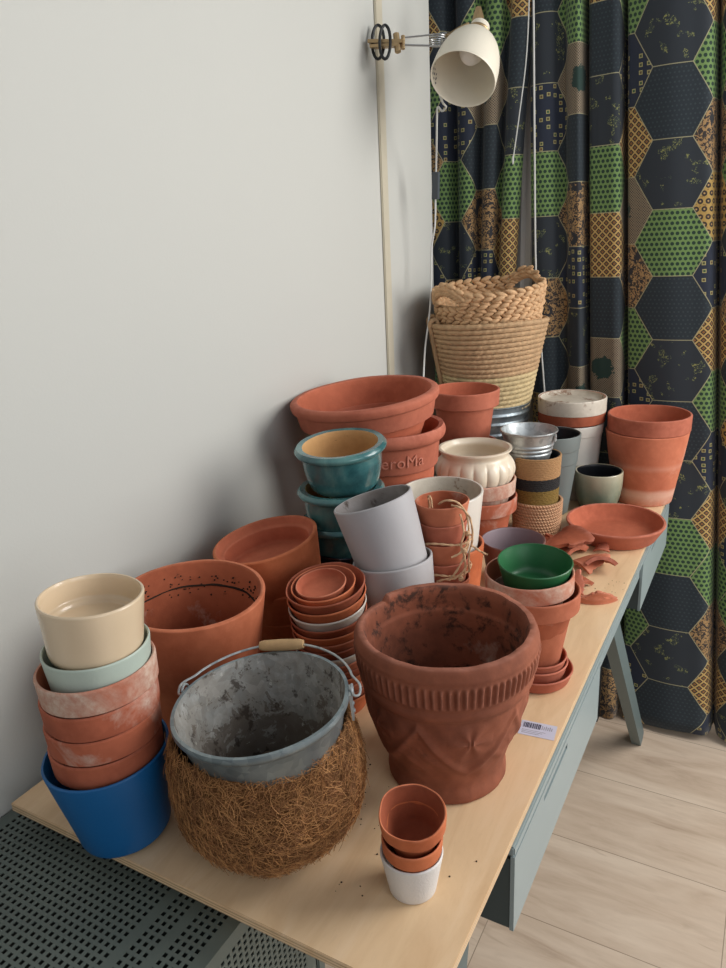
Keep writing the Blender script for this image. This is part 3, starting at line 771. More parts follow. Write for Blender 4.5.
# positions: the knot column hangs on the right-front side
kx,ky=.399+.047*math.cos(-.35),1.08+.047*math.sin(-.35)
tw.tube(smooth(loop(.957,.010,2.4,.0462),3,True),.0018,6,closed=True,rf=twf(.0018))
tw.tube(smooth(loop(.905,.005,2.0,.0445),3,True),.0018,6,closed=True,rf=twf(.0018))
K=lambda dx,dy,z:Vector((kx+dx,ky+dy,z))
strands=[[ (.372,1.082,1.005),(.375,1.070,1.034),(.383,1.062,1.036),(.386,1.060,1.02)],
 [(.400,1.055,1.030),(.418,1.045,1.042),(.435,1.052,1.038),(.447,1.058,1.018),(.451,1.060,.985),(.449,1.056,.955),(.438,1.042,.925),(.425,1.036,.905)],
 [(.425,1.050,1.033),(.442,1.050,1.030),(.452,1.062,1.010),(.455,1.066,.975),(.450,1.062,.945),(.452,1.058,.915)],
 [(.440,1.050,1.02),(.446,1.050,.99),(.442,1.048,.965),(.448,1.05,.94),(.446,1.052,.91)],
 [(.430,1.034,.948),(.440,1.040,.953),(.449,1.048,.962),(.452,1.056,.975)],
 [(.404,1.033,.900),(.418,1.034,.906),(.433,1.040,.908),(.444,1.046,.918),(.450,1.054,.93)],
 [(.436,1.040,.893),(.446,1.044,.884),(.456,1.046,.872),(.462,1.048,.860)],
 [(.438,1.040,.898),(.432,1.033,.889),(.428,1.032,.880)],
 [(.455,1.062,.962),(.470,1.064,.953),(.481,1.066,.948)],
 [(.357,1.062,.985),(.356,1.060,.955),(.366,1.044,.910),(.372,1.041,.902)]]
for s in strands: tw.tube(s,.0017,6,sub=8,rf=twf(.0017))
for c in ((.447,1.047,.958),(.443,1.044,.908),(.450,1.056,.985)):
    for q in range(4):
        u=Vector((random.gauss(0,1),random.gauss(0,1),random.gauss(0,1))).normalized(); w=u.cross(Vector((0,1,.3))).normalized()
        pts=[Vector(c)+u*.0035*math.cos(a)+w*.0035*math.sin(a) for a in [2*PI*i/10 for i in range(10)]]
        tw.tube(pts,.0017,6,closed=True)
o=tw.build('jute_twine',M['twine']); tag(o,'knotted jute twine looped round the stack of small terracotta pots','twine')

# ------------------------------------------------------------------ lilac grey pair
pot('flower_pot','lilac-grey cylindrical pot, lower of the leaning pair in the middle','flower pot',P_plain(.066,.050,.208,.0045),(.351,.977,.958),(-.14,.03,1),[M['lilac'],M['lilac_in']],'leaning lilac-grey pair')
pot('flower_pot','lilac-grey cylindrical pot, upper and more steeply leaning of the pair','flower pot',P_plain(.0655,.056,.138,.0045),(.320,.975,1.056),(-.29,-.02,1),[M['lilac'],M['lilac_in']],'leaning lilac-grey pair')

# ------------------------------------------------------------------ jute pots with small bucket
def jutepot():
    root=empty('jute_pot','jute-wrapped pot in tan, black and mustard bands under the small galvanised bucket','flower pot',frame((.390,1.655,.951),(0,0,1),.150,0))
    H=.150
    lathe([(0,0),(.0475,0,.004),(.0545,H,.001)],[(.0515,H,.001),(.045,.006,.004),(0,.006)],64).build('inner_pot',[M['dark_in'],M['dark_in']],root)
    for nm,za,zb,mt in (('mustard_wrap',.0,.072,'jute_must'),('black_wrap',.072,.100,'jute_blk'),('tan_wrap',.100,.151,'jute_tan')):
        b=MB(); r0=.0023; n=int((zb-za)/(r0*1.75))
        for k in range(n):
            z=za+r0+(zb-za-2*r0)*k/max(1,n-1); R=.0485+(.0545-.0475)*z/H+.0008
            b.tube([Vector((R*math.cos(a),R*math.sin(a),z)) for a in [2*PI*i/120 for i in range(120)]],r0,6,closed=True,rf=lambda i,t,k=k:.0024*(1+.22*math.sin(i*1.7+k*2+t)))
        o=b.build(nm,M[mt],root); o['label']=nm.replace('_wrap','')+' jute wrap band'
    return root
def braidpot():
    root=empty('jute_pot','pinkish-tan braided jute pot at the bottom of the jute stack','flower pot',frame((.395,1.655,.841),(0,0,1),.091,0))
    H=.091
    lathe([(0,0),(.053,0,.004),(.0575,H,.001)],[(.0545,H,.001),(.050,.006,.004),(0,.006)],64).build('inner_pot',[M['jute_braid'],M['jute_braid']],root)
    b=MB(); rows=12
    for k in range(rows):
        z=.004+k*.0076; R=.054+.004*z/H
        for j in range(52):
            a=2*PI*(j+.5*(k%2))/52; s=1
            t=Vector((-math.sin(a),math.cos(a),-.75 if k%2 else -.55)).normalized(); nn=Vector((math.cos(a),math.sin(a),0))
            b.blob(Vector((R*math.cos(a),R*math.sin(a),z)),t*.0058,nn*.0032,nn.cross(t)*.0030,6,5)
    b.build('braided_wrap',M['jute_braid'],root)
braidpot(); jutepot()
H=.076
o_=[(0,0),(.047,0,.003)]
for z in (.022,.032,.042):
    r=.047+(.0655-.047)*z/H; o_+=[(r,z-.004,.001),(r+.0018,z,.002),(r,z+.004,.001)]
o_+=[(.063,H-.006,.001),(.067,H-.004,.002),(.0665,H,.002)]
gb=pot('galvanised_bucket','small shiny ribbed galvanised bucket on the banded jute pot','bucket',(o_,[(.0635,H,.001),(.062,H-.004),(.045,.003,.003),(0,.002)]),(.370,1.658,1.009),(0,0,1),[M['galv'],M['galv']],spin=0,amp=.0002)
for s in (0,PI):
    b=MB(); a=math.radians(-5)+s; d=Vector((math.cos(a),math.sin(a),0)); t=Vector((-d.y,d.x,0)); c=d*.0645+Vector((0,0,H-.016))
    b.obox(c-Vector((0,0,.008)),c+Vector((0,0,.008)),.012,.002,d)
    for q in (-.005,.004): b.blob(c+d*.0015+Vector((0,0,q)),t*.0018,Vector((0,0,.0018)),d*.001)
    b.build('ear',M['galv'],gb)

# ------------------------------------------------------------------ tall pots at the back
H=.211
o_=[(0,0),(.040,0,.004),(.0585,H-.075,.001),(.060,H-.073,.001),(.0625,H-.040,.001),(.064,H-.038,.001),(.0675,H-.001,.002),(.066,H,.001)]
i_=[(.064,H-.0005,.001),(.062,H-.004,.002),(.037,.006,.004),(0,.006)]
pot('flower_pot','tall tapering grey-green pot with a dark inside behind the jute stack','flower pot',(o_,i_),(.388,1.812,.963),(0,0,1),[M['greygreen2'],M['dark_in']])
H=.206
o_=[(0,0),(.070,0,.004),(.0825,H-.03,.002),(.084,H-.028,.002),(.0862,H-.002,.002),(.085,H,.001)]
pot('flower_pot','tall plain white pot at the back, holding the dirty white-banded pot','flower pot',(o_,[(.0805,H-.0005,.001),(.079,H-.006),(.064,.008,.004),(0,.008)]),(.391,1.975,.9560),(0,0,1),[M['white_glaze'],M['white_glaze']])
wt=pot('flower_pot','terracotta pot with a flaking dirty white band, topmost of the tall back stack','flower pot',P_band(.0885,.064,.13,.066,.010,.007,d=.012),(.392,1.975,1.024),(0,0,1),[M['terra_d'],M['dirty_white']],spin=0)
b=lathe([(.0872,.0905,.001),(.0892,.092,.001),(.0897,.128,.002),(.0882,.1308,.001)],[(.086,.1306,.001),(.085,.128)],96); b.build('white_band',[M['dirty_white'],M['dirty_white']],wt)['label']='flaking white painted band'
pot('flower_pot','large smooth terracotta pot at the far right end of the board, lower of two','flower pot',P_plain(.1045,.074,.1925,.007,rr=.004),(.585,2.0,.943),(0,0,1),[M['terra_rear'],M['terra_in_c']],'far right pair',amp=.001)
pot('flower_pot','terracotta pot nested in the large one at the far right end','flower pot',P_plain(.1035,.080,.150,.007,rr=.004),(.587,2.0,.986),(0,0,1),[M['terra_r'],M['terra_in_c']],'far right pair',amp=.001) if 0 else pot('flower_pot','terracotta pot nested in the large one at the far right end','flower pot',P_band(.1035,.070,.150,.043,.008,.007),(.587,2.0,.986),(0,0,1),[M['terra_r'],M['terra_in_c']],'far right pair',amp=.001)
H=.105
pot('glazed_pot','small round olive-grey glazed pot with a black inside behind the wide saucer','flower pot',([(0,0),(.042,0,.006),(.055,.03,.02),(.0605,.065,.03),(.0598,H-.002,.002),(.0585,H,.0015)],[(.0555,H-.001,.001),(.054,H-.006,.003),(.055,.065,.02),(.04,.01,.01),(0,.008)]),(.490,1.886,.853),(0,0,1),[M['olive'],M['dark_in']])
pot('terracotta_saucer','wide terracotta saucer alone near the right edge of the board','saucer',([(0,0),(.090,0,.006),(.108,.030,.01),(.1135,.040,.004),(.112,.043,.002)],[(.107,.0428,.002),(.104,.036,.006),(.088,.010,.01),(.070,.008,.004),(0,.0075)]),(.569,1.706,.793),(0,0,1),[M['terra_r'],M['terra_in_c']],amp=.0008)
pot('flower_pot','mauve-grey pot behind the green plastic pot','flower pot',P_plain(.0655,.048,.100,.0045),(.427,1.372,.850),(0,0,1),[M['mauve_out'],M['mauve']])

# ------------------------------------------------------------------ green pot stack on saucers
G='green-topped stack at the right edge'
for (z,r,lab) in ((.773,.0600,'lowest and widest terracotta saucer under the green-topped stack'),(.785,.0515,'middle terracotta saucer under the green-topped stack'),(.796,.049,'top terracotta saucer directly under the green-topped stack')):
    pot('terracotta_saucer',lab,'saucer',P_saucer(r,r*.88,.0225,.0038,.0035),(.570,1.053,z),(0,0,1),[M['terra_r'],M['terra_in_c']],'saucers under the green-topped stack',amp=.0004)
pot('flower_pot','terracotta pot with rounded collar, second down under the green plastic pot','flower pot',P_band(.0715,.041,.135,.032,.007,.0045),(.564,1.055,.913),(0,-.01,1),[M['terra'],M['terra_in']],G)
pot('flower_pot','lime-streaked terracotta pot directly holding the green plastic pot','flower pot',P_band(.0705,.045,.085,.030,.0075,.0045),(.555,1.053,.940),(-.02,-.02,1),[M['terra_ww'],M['terra_in']],G)
pot('flower_pot','dark green plastic pot on top of the stack by the board edge','flower pot',P_plain(.0590,.044,.056,.0028,d=.045,rr=.004),(.562,1.059,.956),(.03,-.06,1),M['green'],G,amp=.0003)

# ------------------------------------------------------------------ big ornate pot
OH=.223
o_=[(0,0),(.079,0,.004),(.0815,.006,.004),(.081,.014,.006),(.0780,.026,.012),(.0845,.048,.02),(.0965,.078,.03),(.1045,.110,.03),(.1085,.146,.01),(.1135,.151,.003),(.1155,.158,.003),(.1145,.166,.002),(.1165,.170,.002),(.1205,.198,.003),(.1195,.203,.003),(.1205,.208,.004),(.1175,.219,.005),(.1145,.223,.004)]
i_=[(.1075,.2225,.004),(.1035,.214,.008),(.1025,.190,.006),(.099,.187,.004),(.095,.14,.03),(.062,.036,.02),(0,.028)]
CH=math.radians(161)
def swag(th,z):
    # raised garlands, leaves and fruit between foot and ring
    a=(th+.25)*5/(2*PI); u=a-math.floor(a); q=abs(2*u-1)
    h=.0034*math.exp(-((z-(.058+.074*q**1.4))/.008)**2)
    dx=(u-.5)*.13; m=math.hypot(dx,(z-.112)*.9); an=math.atan2(z-.112,dx)
    h+=.0040*max(0,1-m/.030)**.6*(.55+.45*math.cos(an*6))
    h+=.0022*max(0,math.sin(z*190+dx*140))*max(0,1-abs(z-.078)/.03)*q
    return h
def ofn(r,z,th,out):
    d=mnoise.noise(Vector((math.cos(th)*1.5,math.sin(th)*1.5,z*8)))*.0013+mnoise.noise(Vector((math.cos(th)*6,math.sin(th)*6,z*60)))*.0007
    if out:
        if .169<z<.201:
            w=max(0,min(1,(z-.169)/.005,(.201-z)/.005)); fr_=.62+.38*math.cos(th+.55)
            d+=.0023*w*fr_*math.cos(th*78)
        if .034<z<.146:
            w=min(1,(z-.034)/.01,(.146-z)/.010)
            d+=w*(swag(th,z)+.0028*mnoise.noise(Vector((math.cos(th)*3.5,math.sin(th)*3.5,z*30+4))))
    # chipped rim
    if z>.205:
        e=((th-CH+PI)%(2*PI))-PI
        if -.03<e<.8: z-=(z-.205)*.5*min(1,(e+.03)/.06)*(1-e/.8)
        z+=.0012*mnoise.noise(Vector((math.cos(th)*5,math.sin(th)*5,9)))
    return r+d,z
b=lathe(o_,i_,520,ofn,.003)
orn=b.build('ornate_pot',[M['ornate'],M['ornate_in']],ang=60)
orn.matrix_world=frame((.5215,.791,.973),(0,-.004,1),OH,math.radians(0))
tag(orn,'large weathered terracotta urn with fluted band, garland relief and chipped rim','flower pot')

# ------------------------------------------------------------------ little trio in front
pot('flower_pot','tiny white pot at the bottom of the little stack at the front','flower pot',P_plain(.0355,.0265,.0535,.003,rr=.003),(.5655,.585,.8035),(0,0,1),[M['white_matte'],M['white_matte']],'little front stack',amp=.0003)
pot('flower_pot','small terracotta pot between the tiny white pot and the chipped pot at the front','flower pot',P_band(.0340,.021,.050,.020,.0035,.003),(.569,.580,.829),(.02,-.05,1),[M['terra_o'],M['terra_d']],'little front stack',amp=.0003)
pot('flower_pot','small chipped terracotta pot tipped on top of the little front stack','flower pot',P_band(.0365,.024,.052,.021,.0045,.0032),(.572,.576,.864),(.07,-.20,1),[M['terra_o'],M['terra_d']],'little front stack',amp=.0008)

# ------------------------------------------------------------------ shards
def shard(label,loc,rot,R=.07,a=1.0,h=.05,th=.006,lip=0,taper=.2,seed=0,mat='terra'):
    rnd=random.Random(seed); nA=14; nZ=8; b=MB(); V=[]
    ja=[rnd.uniform(-.10,.10) for _ in range(nZ+1)]; jb=[rnd.uniform(-.10,.10) for _ in range(nZ+1)]; jt=[rnd.uniform(-.2,.2) for _ in range(nA+1)]
    pk=rnd.uniform(.2,.8)
    for s in (0,1):
        for i in range(nZ+1):
            for j in range(nA+1):
                t=j/nA; e0=-a/2*(1+ja[i]); e1=a/2*(1+jb[i]); zz=i/nZ
                top=h*(1-.6*abs(t-pk)/max(pk,1-pk)+jt[j]*.25)
                z=zz*top; ang=e0+(e1-e0)*t*(1)+0
                ang*= (1-.25*zz)
                r=R-taper*z - (th if s else 0)+(lip if (z<.012 and not s) else 0)
                V.append(Vector((r*math.cos(ang)-R,r*math.sin(ang),z)))
    W=nA+1; Nn=W*(nZ+1); Fc=[]
    for i in range(nZ):
        for j in range(nA):
            q=i*W+j; Fc.append((q,q+1,q+W+1,q+W)); q+=Nn; Fc.append((q+W,q+W+1,q+1,q))
    for j in range(nA):
        Fc.append((j+1,j,j+Nn,j+1+Nn)); q=nZ*W+j; Fc.append((q,q+1,q+1+Nn,q+Nn))
    for i in range(nZ):
        q=i*W; Fc.append((q,q+W,q+W+Nn,q+Nn)); q=i*W+nA; Fc.append((q+W,q,q+Nn,q+W+Nn))
    b.add(V,Fc)
    o=b.build('terracotta_shard',[M[mat]],ang=35)
    from mathutils import Euler
    o.matrix_world=Matrix.Translation(loc)@Euler(rot).to_matrix().to_4x4()
    # rest on the board
    zmin=min((o.matrix_world@v.co).z for v in o.data.vertices)
    o.location.z+= loc[2]-zmin
    return tag(o,label,'shard','broken terracotta pieces')
r_=math.radians
def SH(label,x,y,spin,tx=0,ty=0,z=.7505,**k): shard(label,(x,y,z),(r_(tx),r_(-90+ty),r_(spin)),**k)
SH('dark terracotta shard at the back of the pile, in front of the braided jute pot',.462,1.575,20,8,6,R=.07,a=1.5,h=.085,th=.008,seed=2,mat='terra_d')
SH('broad dark terracotta shard at the bottom of the pile by the wide saucer',.520,1.545,-25,0,12,R=.06,a=1.7,h=.10,th=.010,lip=.003,seed=3,mat='terra_d')
SH('long curved terracotta shard lying highest on the pile beside the wide saucer',.515,1.585,65,-6,2,z=.779,R=.075,a=1.3,h=.12,th=.010,lip=.003,seed=1,mat='terra_d')
SH('small curled terracotta chip standing against the near edge of the wide saucer',.560,1.585,-120,20,35,R=.03,a=1.5,h=.035,th=.005,seed=12,mat='terra_r')
SH('pointed hollow-backed terracotta shard reaching nearest the board edge',.585,1.480,-70,0,-12,R=.045,a=1.8,h=.085,th=.008,seed=4,mat='terra_r')
SH('pale pink terracotta shard leaning left of the pointed one',.535,1.478,-140,10,18,R=.05,a=1.6,h=.075,th=.008,seed=5,mat='terra')
SH('small squarish terracotta shard between the pointed one and the curved rim piece',.568,1.400,-40,0,14,R=.040,a=1.5,h=.050,th=.008,seed=6,mat='terra_d')
SH('narrow terracotta sliver lying on edge beside the green-topped stack',.552,1.365,-100,0,40,R=.05,a=1.0,h=.055,th=.008,seed=7,mat='terra_r')
shard('curved terracotta rim piece lying nearest the green-topped stack',(.608,1.345,.7505),(0,0,r_(-62)),.062,1.5,.026,.009,.003,.0,seed=8,mat='terra')

# ------------------------------------------------------------------ curtains
def curtain_mat():
    m,nt,b=new_mat('patchwork_hexagon_fabric')
    uvn=nt.nodes.new('ShaderNodeUVMap'); uvn.uv_map='UVMap'
    sp=nt.nodes.new('ShaderNodeSeparateXYZ'); nt.links.new(uvn.outputs[0],sp.inputs[0])
    u=N(nt,sp.outputs[0]); v=N(nt,sp.outputs[1])
    h=.165; sx=.143
    iA=(u/(2*sx)).rnd(); jA=(v/h-.5).rnd()
    ax=u-iA*(2*sx); ay=v-(jA+.5)*h
    iB=((u-sx)/(2*sx)).rnd(); jB=(v/h).rnd()
    bx=u-iB*(2*sx)-sx; by=v-jB*h
    kx=.5/sx*h*.8660*1.1547/1.1547   # regular-hex metric
    def dist(x,y):
        X=x.abs(); Y=y.abs(); s=h/(sx*1.0)*.5/ .75*.75
        # flat-topped hexagon: max(|y|, |x|*h/(2*sx)*? + |y|/2)
        return Y.mx(X*.8660+Y*.5)
    dA=dist(ax,ay); dB=dist(bx,by)
    sel=dB.lt(dA)              # 1 -> lattice B
    inv=(sel*-1.0)+1.0
    x=ax*inv+bx*sel; y=ay*inv+by*sel
    col=(iA*2.0)*inv+(iB*2.0+1.0)*sel
    row=(jA+.0)*inv+(jB)*sel
    dd=dA.mn(dB)
    border=dd.gt(h/2-.0011)
    # types per column: 0 dark dots,1 flowers,2 green,3 lattice,4 gold dots,5 leopard,6 squares,7 palm   (row 0..13 from the floor)
    cols={0:[0,1,0,2,1,0,1,0,2,1,0,1,0,1],            # B column
          1:[6,3,5,2,3,6,2,3,6,4,5,2,3,6],            # A column
          2:[1,0,2,6,1,4,0,5,1,2,6,1,0,2],            # D column
          3:[6,3,6,7,5,2,7,1,6,5,0,7,2,6],            # E column
          4:[5,0,1,3,0,1,7,0,3,2,1,0,3,1],
          5:[3,6,2,5,7,3,6,2,5,7,3,6,2,6]}            # C column
    # lattice A carries even columns, B odd ones
    cm=(col+60.0).op('MODULO',6.0)
    rf=(row+.5)/14.0
    typ=None
    for c,lst in cols.items():
        r=ramp(nt,rf,[(0,g(lst[0]/10)),(1/14,g(lst[1]/10))]+[(k/14,g(lst[k]/10)) for k in range(2,14)],'CONSTANT')
        w=(cm-float(c)).abs().lt(.5)
        t=N(nt,r)*w
        typ=t if typ is None else typ+t
    typ=typ*10.0
    def xyz(a,bb,c=None):
        n=nt.nodes.new('ShaderNodeCombineXYZ'); nt.links.new(a.s,n.inputs[0]); nt.links.new(bb.s,n.inputs[1])
        if c is not None: nt.links.new(c.s,n.inputs[2])
        return n.outputs[0]
    P=xyz(u,v)
    def cellrad(p,stag=True):
        """distance to nearest point of a staggered grid, in units of p"""
        jr=(v/p).rnd(); 
        off=(jr.op('MODULO',2.0)).abs()*(p/2) if stag else jr*0
        xx=u+off; lx=xx-(xx/p).rnd()*p; ly=v-jr*p
        return (lx*lx+ly*ly).op('SQRT')/p
    navy=srgb(27,37,43); navy2=srgb(48,60,64)
    n_f=N(nt,noise(nt,P,140,2)); n_w=N(nt,noise(nt,P,900,1))
    # 0 dark with faint dots
    c0=mixc(nt,cellrad(.0105).lt(.22)*.8,navy,navy2)
    # 1 flowers
    fl=N(nt,noise(nt,P,26,2,.5)); fl2=N(nt,noise(nt,P,130,3,.7,1.5))
    c1=mixc(nt,fl.gt(.585)*fl2.gt(.52),srgb(34,40,46),mixc(nt,fl2.gt(.58),srgb(74,84,60),srgb(140,138,78)))
    # 2 green dots
    cr=cellrad(.0125)
    c2=mixc(nt,cr.lt(.36),srgb(112,142,78),srgb(30,60,36)); c2=mixc(nt,cr.lt(.22)*.6,c2,srgb(22,44,32))
    # 3 lattice
    p3=.021; d1=((u+v)/p3); d2=((u-v)/p3)
    l1=(d1-d1.rnd()).abs(); l2=(d2-d2.rnd()).abs()
    lat=l1.lt(.13).mx(l2.lt(.13)); mid=((l1-.5).abs().lt(.2))*((l2-.5).abs().lt(.2))
    c3=mixc(nt,lat,srgb(44,32,24),srgb(192,158,92)); c3=mixc(nt,mid,c3,srgb(136,92,44))
    # 4 gold dots
    cr4=cellrad(.0185); c4=mixc(nt,cr4.lt(.36),srgb(180,146,76),srgb(48,36,26)); c4=mixc(nt,cr4.lt(.12),c4,srgb(186,148,92))
    c4=mixc(nt,N(nt,noise(nt,P,150,2)).gt(.62)*.6,c4,srgb(96,58,32))
    # 5 leopard / ornate
    n5=N(nt,noise(nt,P,85,3,.6,2.0)); c5=mixc(nt,n5.gt(.5),srgb(52,42,36),srgb(168,132,84)); c5=mixc(nt,N(nt,noise(nt,P,22,2,.5,1.)).gt(.62),c5,srgb(38,36,38))
    # 6 squares
    p6=.019; gi=(u/p6).rnd(); gj=(v/p6).rnd()
    wn=nt.nodes.new('ShaderNodeTexWhiteNoise'); wn.noise_dimensions='2D'; nt.links.new(xyz(gi,gj),wn.inputs['Vector'])
    ws=nt.nodes.new('ShaderNodeSeparateColor'); nt.links.new(wn.outputs['Color'],ws.inputs[0])
    ox=(N(nt,ws.outputs[0])-.5)*.006; oy=(N(nt,ws.outputs[1])-.5)*.006
    lx=(u-gi*p6-ox).abs(); ly=(v-gj*p6-oy).abs(); q=lx.mx(ly)
    on=N(nt,wn.outputs['Value']).lt(.5)
    c6=mixc(nt,q.lt(.0048)*on,srgb(26,34,52),srgb(168,158,104)); c6=mixc(nt,q.lt(.0028)*on,c6,mixc(nt,ws.outputs[2],srgb(40,90,50),srgb(110,70,40)))
    # 7 palm on crosshatch
    p7=.0065; e1=((u+v)/p7); e2=((u-v)/p7)
    hat=((e1-e1.rnd()).abs().lt(.2)).mx((e2-e2.rnd()).abs().lt(.2))
    c7=mixc(nt,hat,srgb(60,48,38),srgb(140,124,100))
    rad=((x*x*.9+y*y).op('SQRT'))+(N(nt,noise(nt,P,60,3,.7))-.5)*.05
    c7=mixc(nt,rad.lt(.030),c7,srgb(26,54,44))
    cc=[c0,c1,c2,c3,c4,c5,c6,c7]; out=c0
    for k in range(1,8): out=mixc(nt,(typ-float(k)).abs().lt(.5),out,cc[k])
    out=mixc(nt,border*.75,out,srgb(176,168,130))
    # slight fade of the dye
    out=mixc(nt,.06,out,srgb(120,128,140))
    nt.links.new(out,b.inputs['Base Color']); b.inputs['Roughness'].default_value=.75; b.inputs['Specular IOR Level'].default_value=.3
    b.inputs['Sheen Weight'].default_value=.15
    bump(nt,b,n_w,.15,.0006)
    return m
CM=curtain_mat()
def curtain(name,label,path,uref,z0,z1,k0,kx,nz=60,edge=None,hem=0.0,seed=0):
    """path: list of (x,y) at z=1.5 in plan; uref=(x,u) anchors the pattern"""
    P=smooth([Vector((p[0],p[1],0)) for p in path],10)
    s=[0]
    for a,c in zip(P,P[1:]): s.append(s[-1]+(c-a).length)
    i0=min(range(len(P)),key=lambda i:abs(P[i].x-uref[0])); off=uref[1]-s[i0]
    n=len(P); V=[]; uv=[]
    for i in range(nz+1):
        z=z0+(z1-z0)*i/nz
        for j,p in enumerate(P):
            k=k0+kx*(p.x-.46)
            x=p.x+k*(1.5-z)
            if edge: x=edge(p.x,z,x)
            y=p.y+.006*mnoise.noise(Vector((p.x*6+seed,z*1.5,seed)))
            y=2.165+(y-2.165)*(1+.25*max(0,(1-z)))
            if z<.8: y-=hem*(.8-z)/.8
            zz=z+ (.010*mnoise.noise(Vector((p.x*5,seed,1)))+.012*math.sin(p.x*13) if i==0 else 0)
            V.append((x,y,zz)); uv.append((s[j]+off,z))
    b=MB(); T=.0012
    Fc=[(i*n+j,i*n+j+1,(i+1)*n+j+1,(i+1)*n+j) for i in range(nz) for j in range(n-1)]
    b.add(V,Fc)
    o=b.build(name,CM,ang=180)
    lay=o.data.uv_layers.new(name='UVMap')
    for li,l in enumerate(o.data.loops): lay.data[li].uv=uv[l.vertex_index]
    md=o.modifiers.new('thickness','SOLIDIFY'); md.thickness=.0012; md.offset=0
    return tag(o,label,'curtain','patchwork curtains')
yb=2.165
pr=[(.212,yb+.004),(.228,yb-.012),(.25,yb-.018),(.275,yb-.010),(.292,yb+.012),(.306,yb+.014),(.318,yb-.004),(.335,yb-.020),(.352,yb-.022),(.360,yb+.010),(.363,yb+.040),(.367,yb+.036),(.376,yb-.004),(.395,yb-.014),(.42,yb-.020),(.443,yb-.024),(.456,yb-.012),(.460,yb+.030),(.463,yb+.048),(.467,yb+.036),(.474,yb-.004),(.49,yb-.014),(.53,yb-.024),(.58,yb-.030),(.63,yb-.026),(.668,yb-.020),(.681,yb+.004),(.685,yb+.040),(.690,yb+.034),(.70,yb-.004),(.73,yb-.020),(.78,yb-.026),(.83,yb-.010),(.845,yb+.02),(.87,yb-.01),(.92,yb-.024),(.98,yb-.012),(.995,yb+.02),(1.02,yb-.01),(1.07,yb-.022)]
curtain('curtain','dark patchwork curtain with green and gold hexagons, the wide panel on the right',pr,(.586,0.0),.012,2.62,.060,.12,hem=.095,seed=1)
pl=[(-.30,yb),(-.25,yb-.02),(-.20,yb+.01),(-.15,yb-.02),(-.105,yb+.012),(-.085,yb-.018),(-.06,yb-.022),(-.035,yb-.012),(-.022,yb+.016),(-.010,yb+.012),(.004,yb-.016),(.022,yb-.024),(.040,yb-.014),(.050,yb+.016),(.060,yb+.012),(.070,yb-.014),(.086,yb-.022),(.101,yb-.012),(.108,yb+.014),(.118,yb+.008),(.128,yb-.016),(.146,yb-.020),(.160,yb-.010),(.168,yb+.006)]
def edgef(px,z,x):
    w=max(0,min(1,(px+.02)/.18)); return x+w*(z-1.35)*.062
curtain('curtain','dark patchwork curtain, the narrow tightly gathered panel behind the lamp and baskets',pl,(.0,.143*2+.03),.012,2.62,.012,.0,edge=edgef,hem=.02,seed=5)
b=MB(); V=[]; 
for i in range(41):
    z=.6+i*.05
    for j in range(13):
        x=.120+.112*j/12+(.045*(1.5-z) if j==12 else 0)*.3; V.append((x,2.196+.006*math.sin(j*1.9),z))
b.add(V,[(i*13+j,i*13+j+1,(i+1)*13+j+1,(i+1)*13+j) for i in range(40) for j in range(12)])
o=b.build('curtain_lining',simple('plain_grey_lining',(196,192,186),.8,var=.04,scale=20)); md=o.modifiers.new('t','SOLIDIFY'); md.thickness=.001
tag(o,'plain pale grey lining fabric showing in the gap between the two patchwork curtains','curtain')
def px(x,y,Y):
    d=R3@Vector((x-363,484-y,-F)); return CAM+d*((Y-CAM.y)/d.y)
b=MB(); b.tube([px(532,-60,2.118),px(533.5,0,2.118),px(534.5,130,2.118),px(536,275,2.118),px(541,345,2.118),px(545,400,2.118),px(549,470,2.118)],.0026,8,sub=4)
o=b.build('curtain_wand',M['white_cord']); tag(o,'thin white cord hanging straight down beside the wide curtain edge','cord')
b=MB(); b.tube([px(530,-30,2.11),px(527,50,2.11),px(520,110,2.11),px(513,160,2.11)],.0016,6,sub=4); b.blob(px(513,160,2.11),Vector((.003,0,0)),Vector((0,.003,0)),Vector((0,0,.012)))
o=b.build('pull_cord',M['white_cord']); tag(o,'short white pull cord with a small weight on the narrow curtain','cord')

# ------------------------------------------------------------------ clamp lamp
def dp(x,y,d):
    v=R3@Vector((x-363,484-y,-F)); return CAM+v*(d/F)
lamp=empty('clamp_lamp','white enamel clamp-on spotlight on a spring arm fixed to the wall trim','lamp',Matrix.Translation(dp(380,42,1.64)))
D=1.62
b=MB(); # brass jaws
b.obox(dp(369,42,1.66),dp(403,42,1.64),.024,.007,(0,0,1)); b.obox(dp(371,47,1.66),dp(400,45,1.64),.022,.006,(0,0,1))
b.tube([dp(396,34,1.64),dp(398,52,1.64)],.007,10); b.tube([dp(403,36,1.64),dp(403,49,1.64)],.0045,10)
part(b,'clamp',M['brass'],lamp)
for q in (0,1):
    b=MB(); c=(378+q*7,42); pts=[dp(c[0]+6*math.cos(a)*(1 if q==0 else .9),c[1]+17*math.sin(a),1.665-.03*q) for a in [2*PI*i/20 for i in range(20)]]
    b.tube(pts,.0034,8,closed=True); part(b,'clamp_grip',M['black'],lamp)
b=MB(); b.tube([dp(401,38,1.64),dp(447,33,1.63)],.0018,8); b.tube([dp(401,45,1.64),dp(440,46,1.63)],.0022,8); part(b,'arm',M['steel'],lamp)
b=MB(); pts=[]
for k in range(60):
    t=k/59; a=t*2*PI*6; pts.append(dp(438+8*math.cos(a),34+13*t+1.5*math.sin(a),1.63+.012*math.sin(a)))
b.tube(pts,.0012,6); part(b,'spring',M['steel'],lamp)
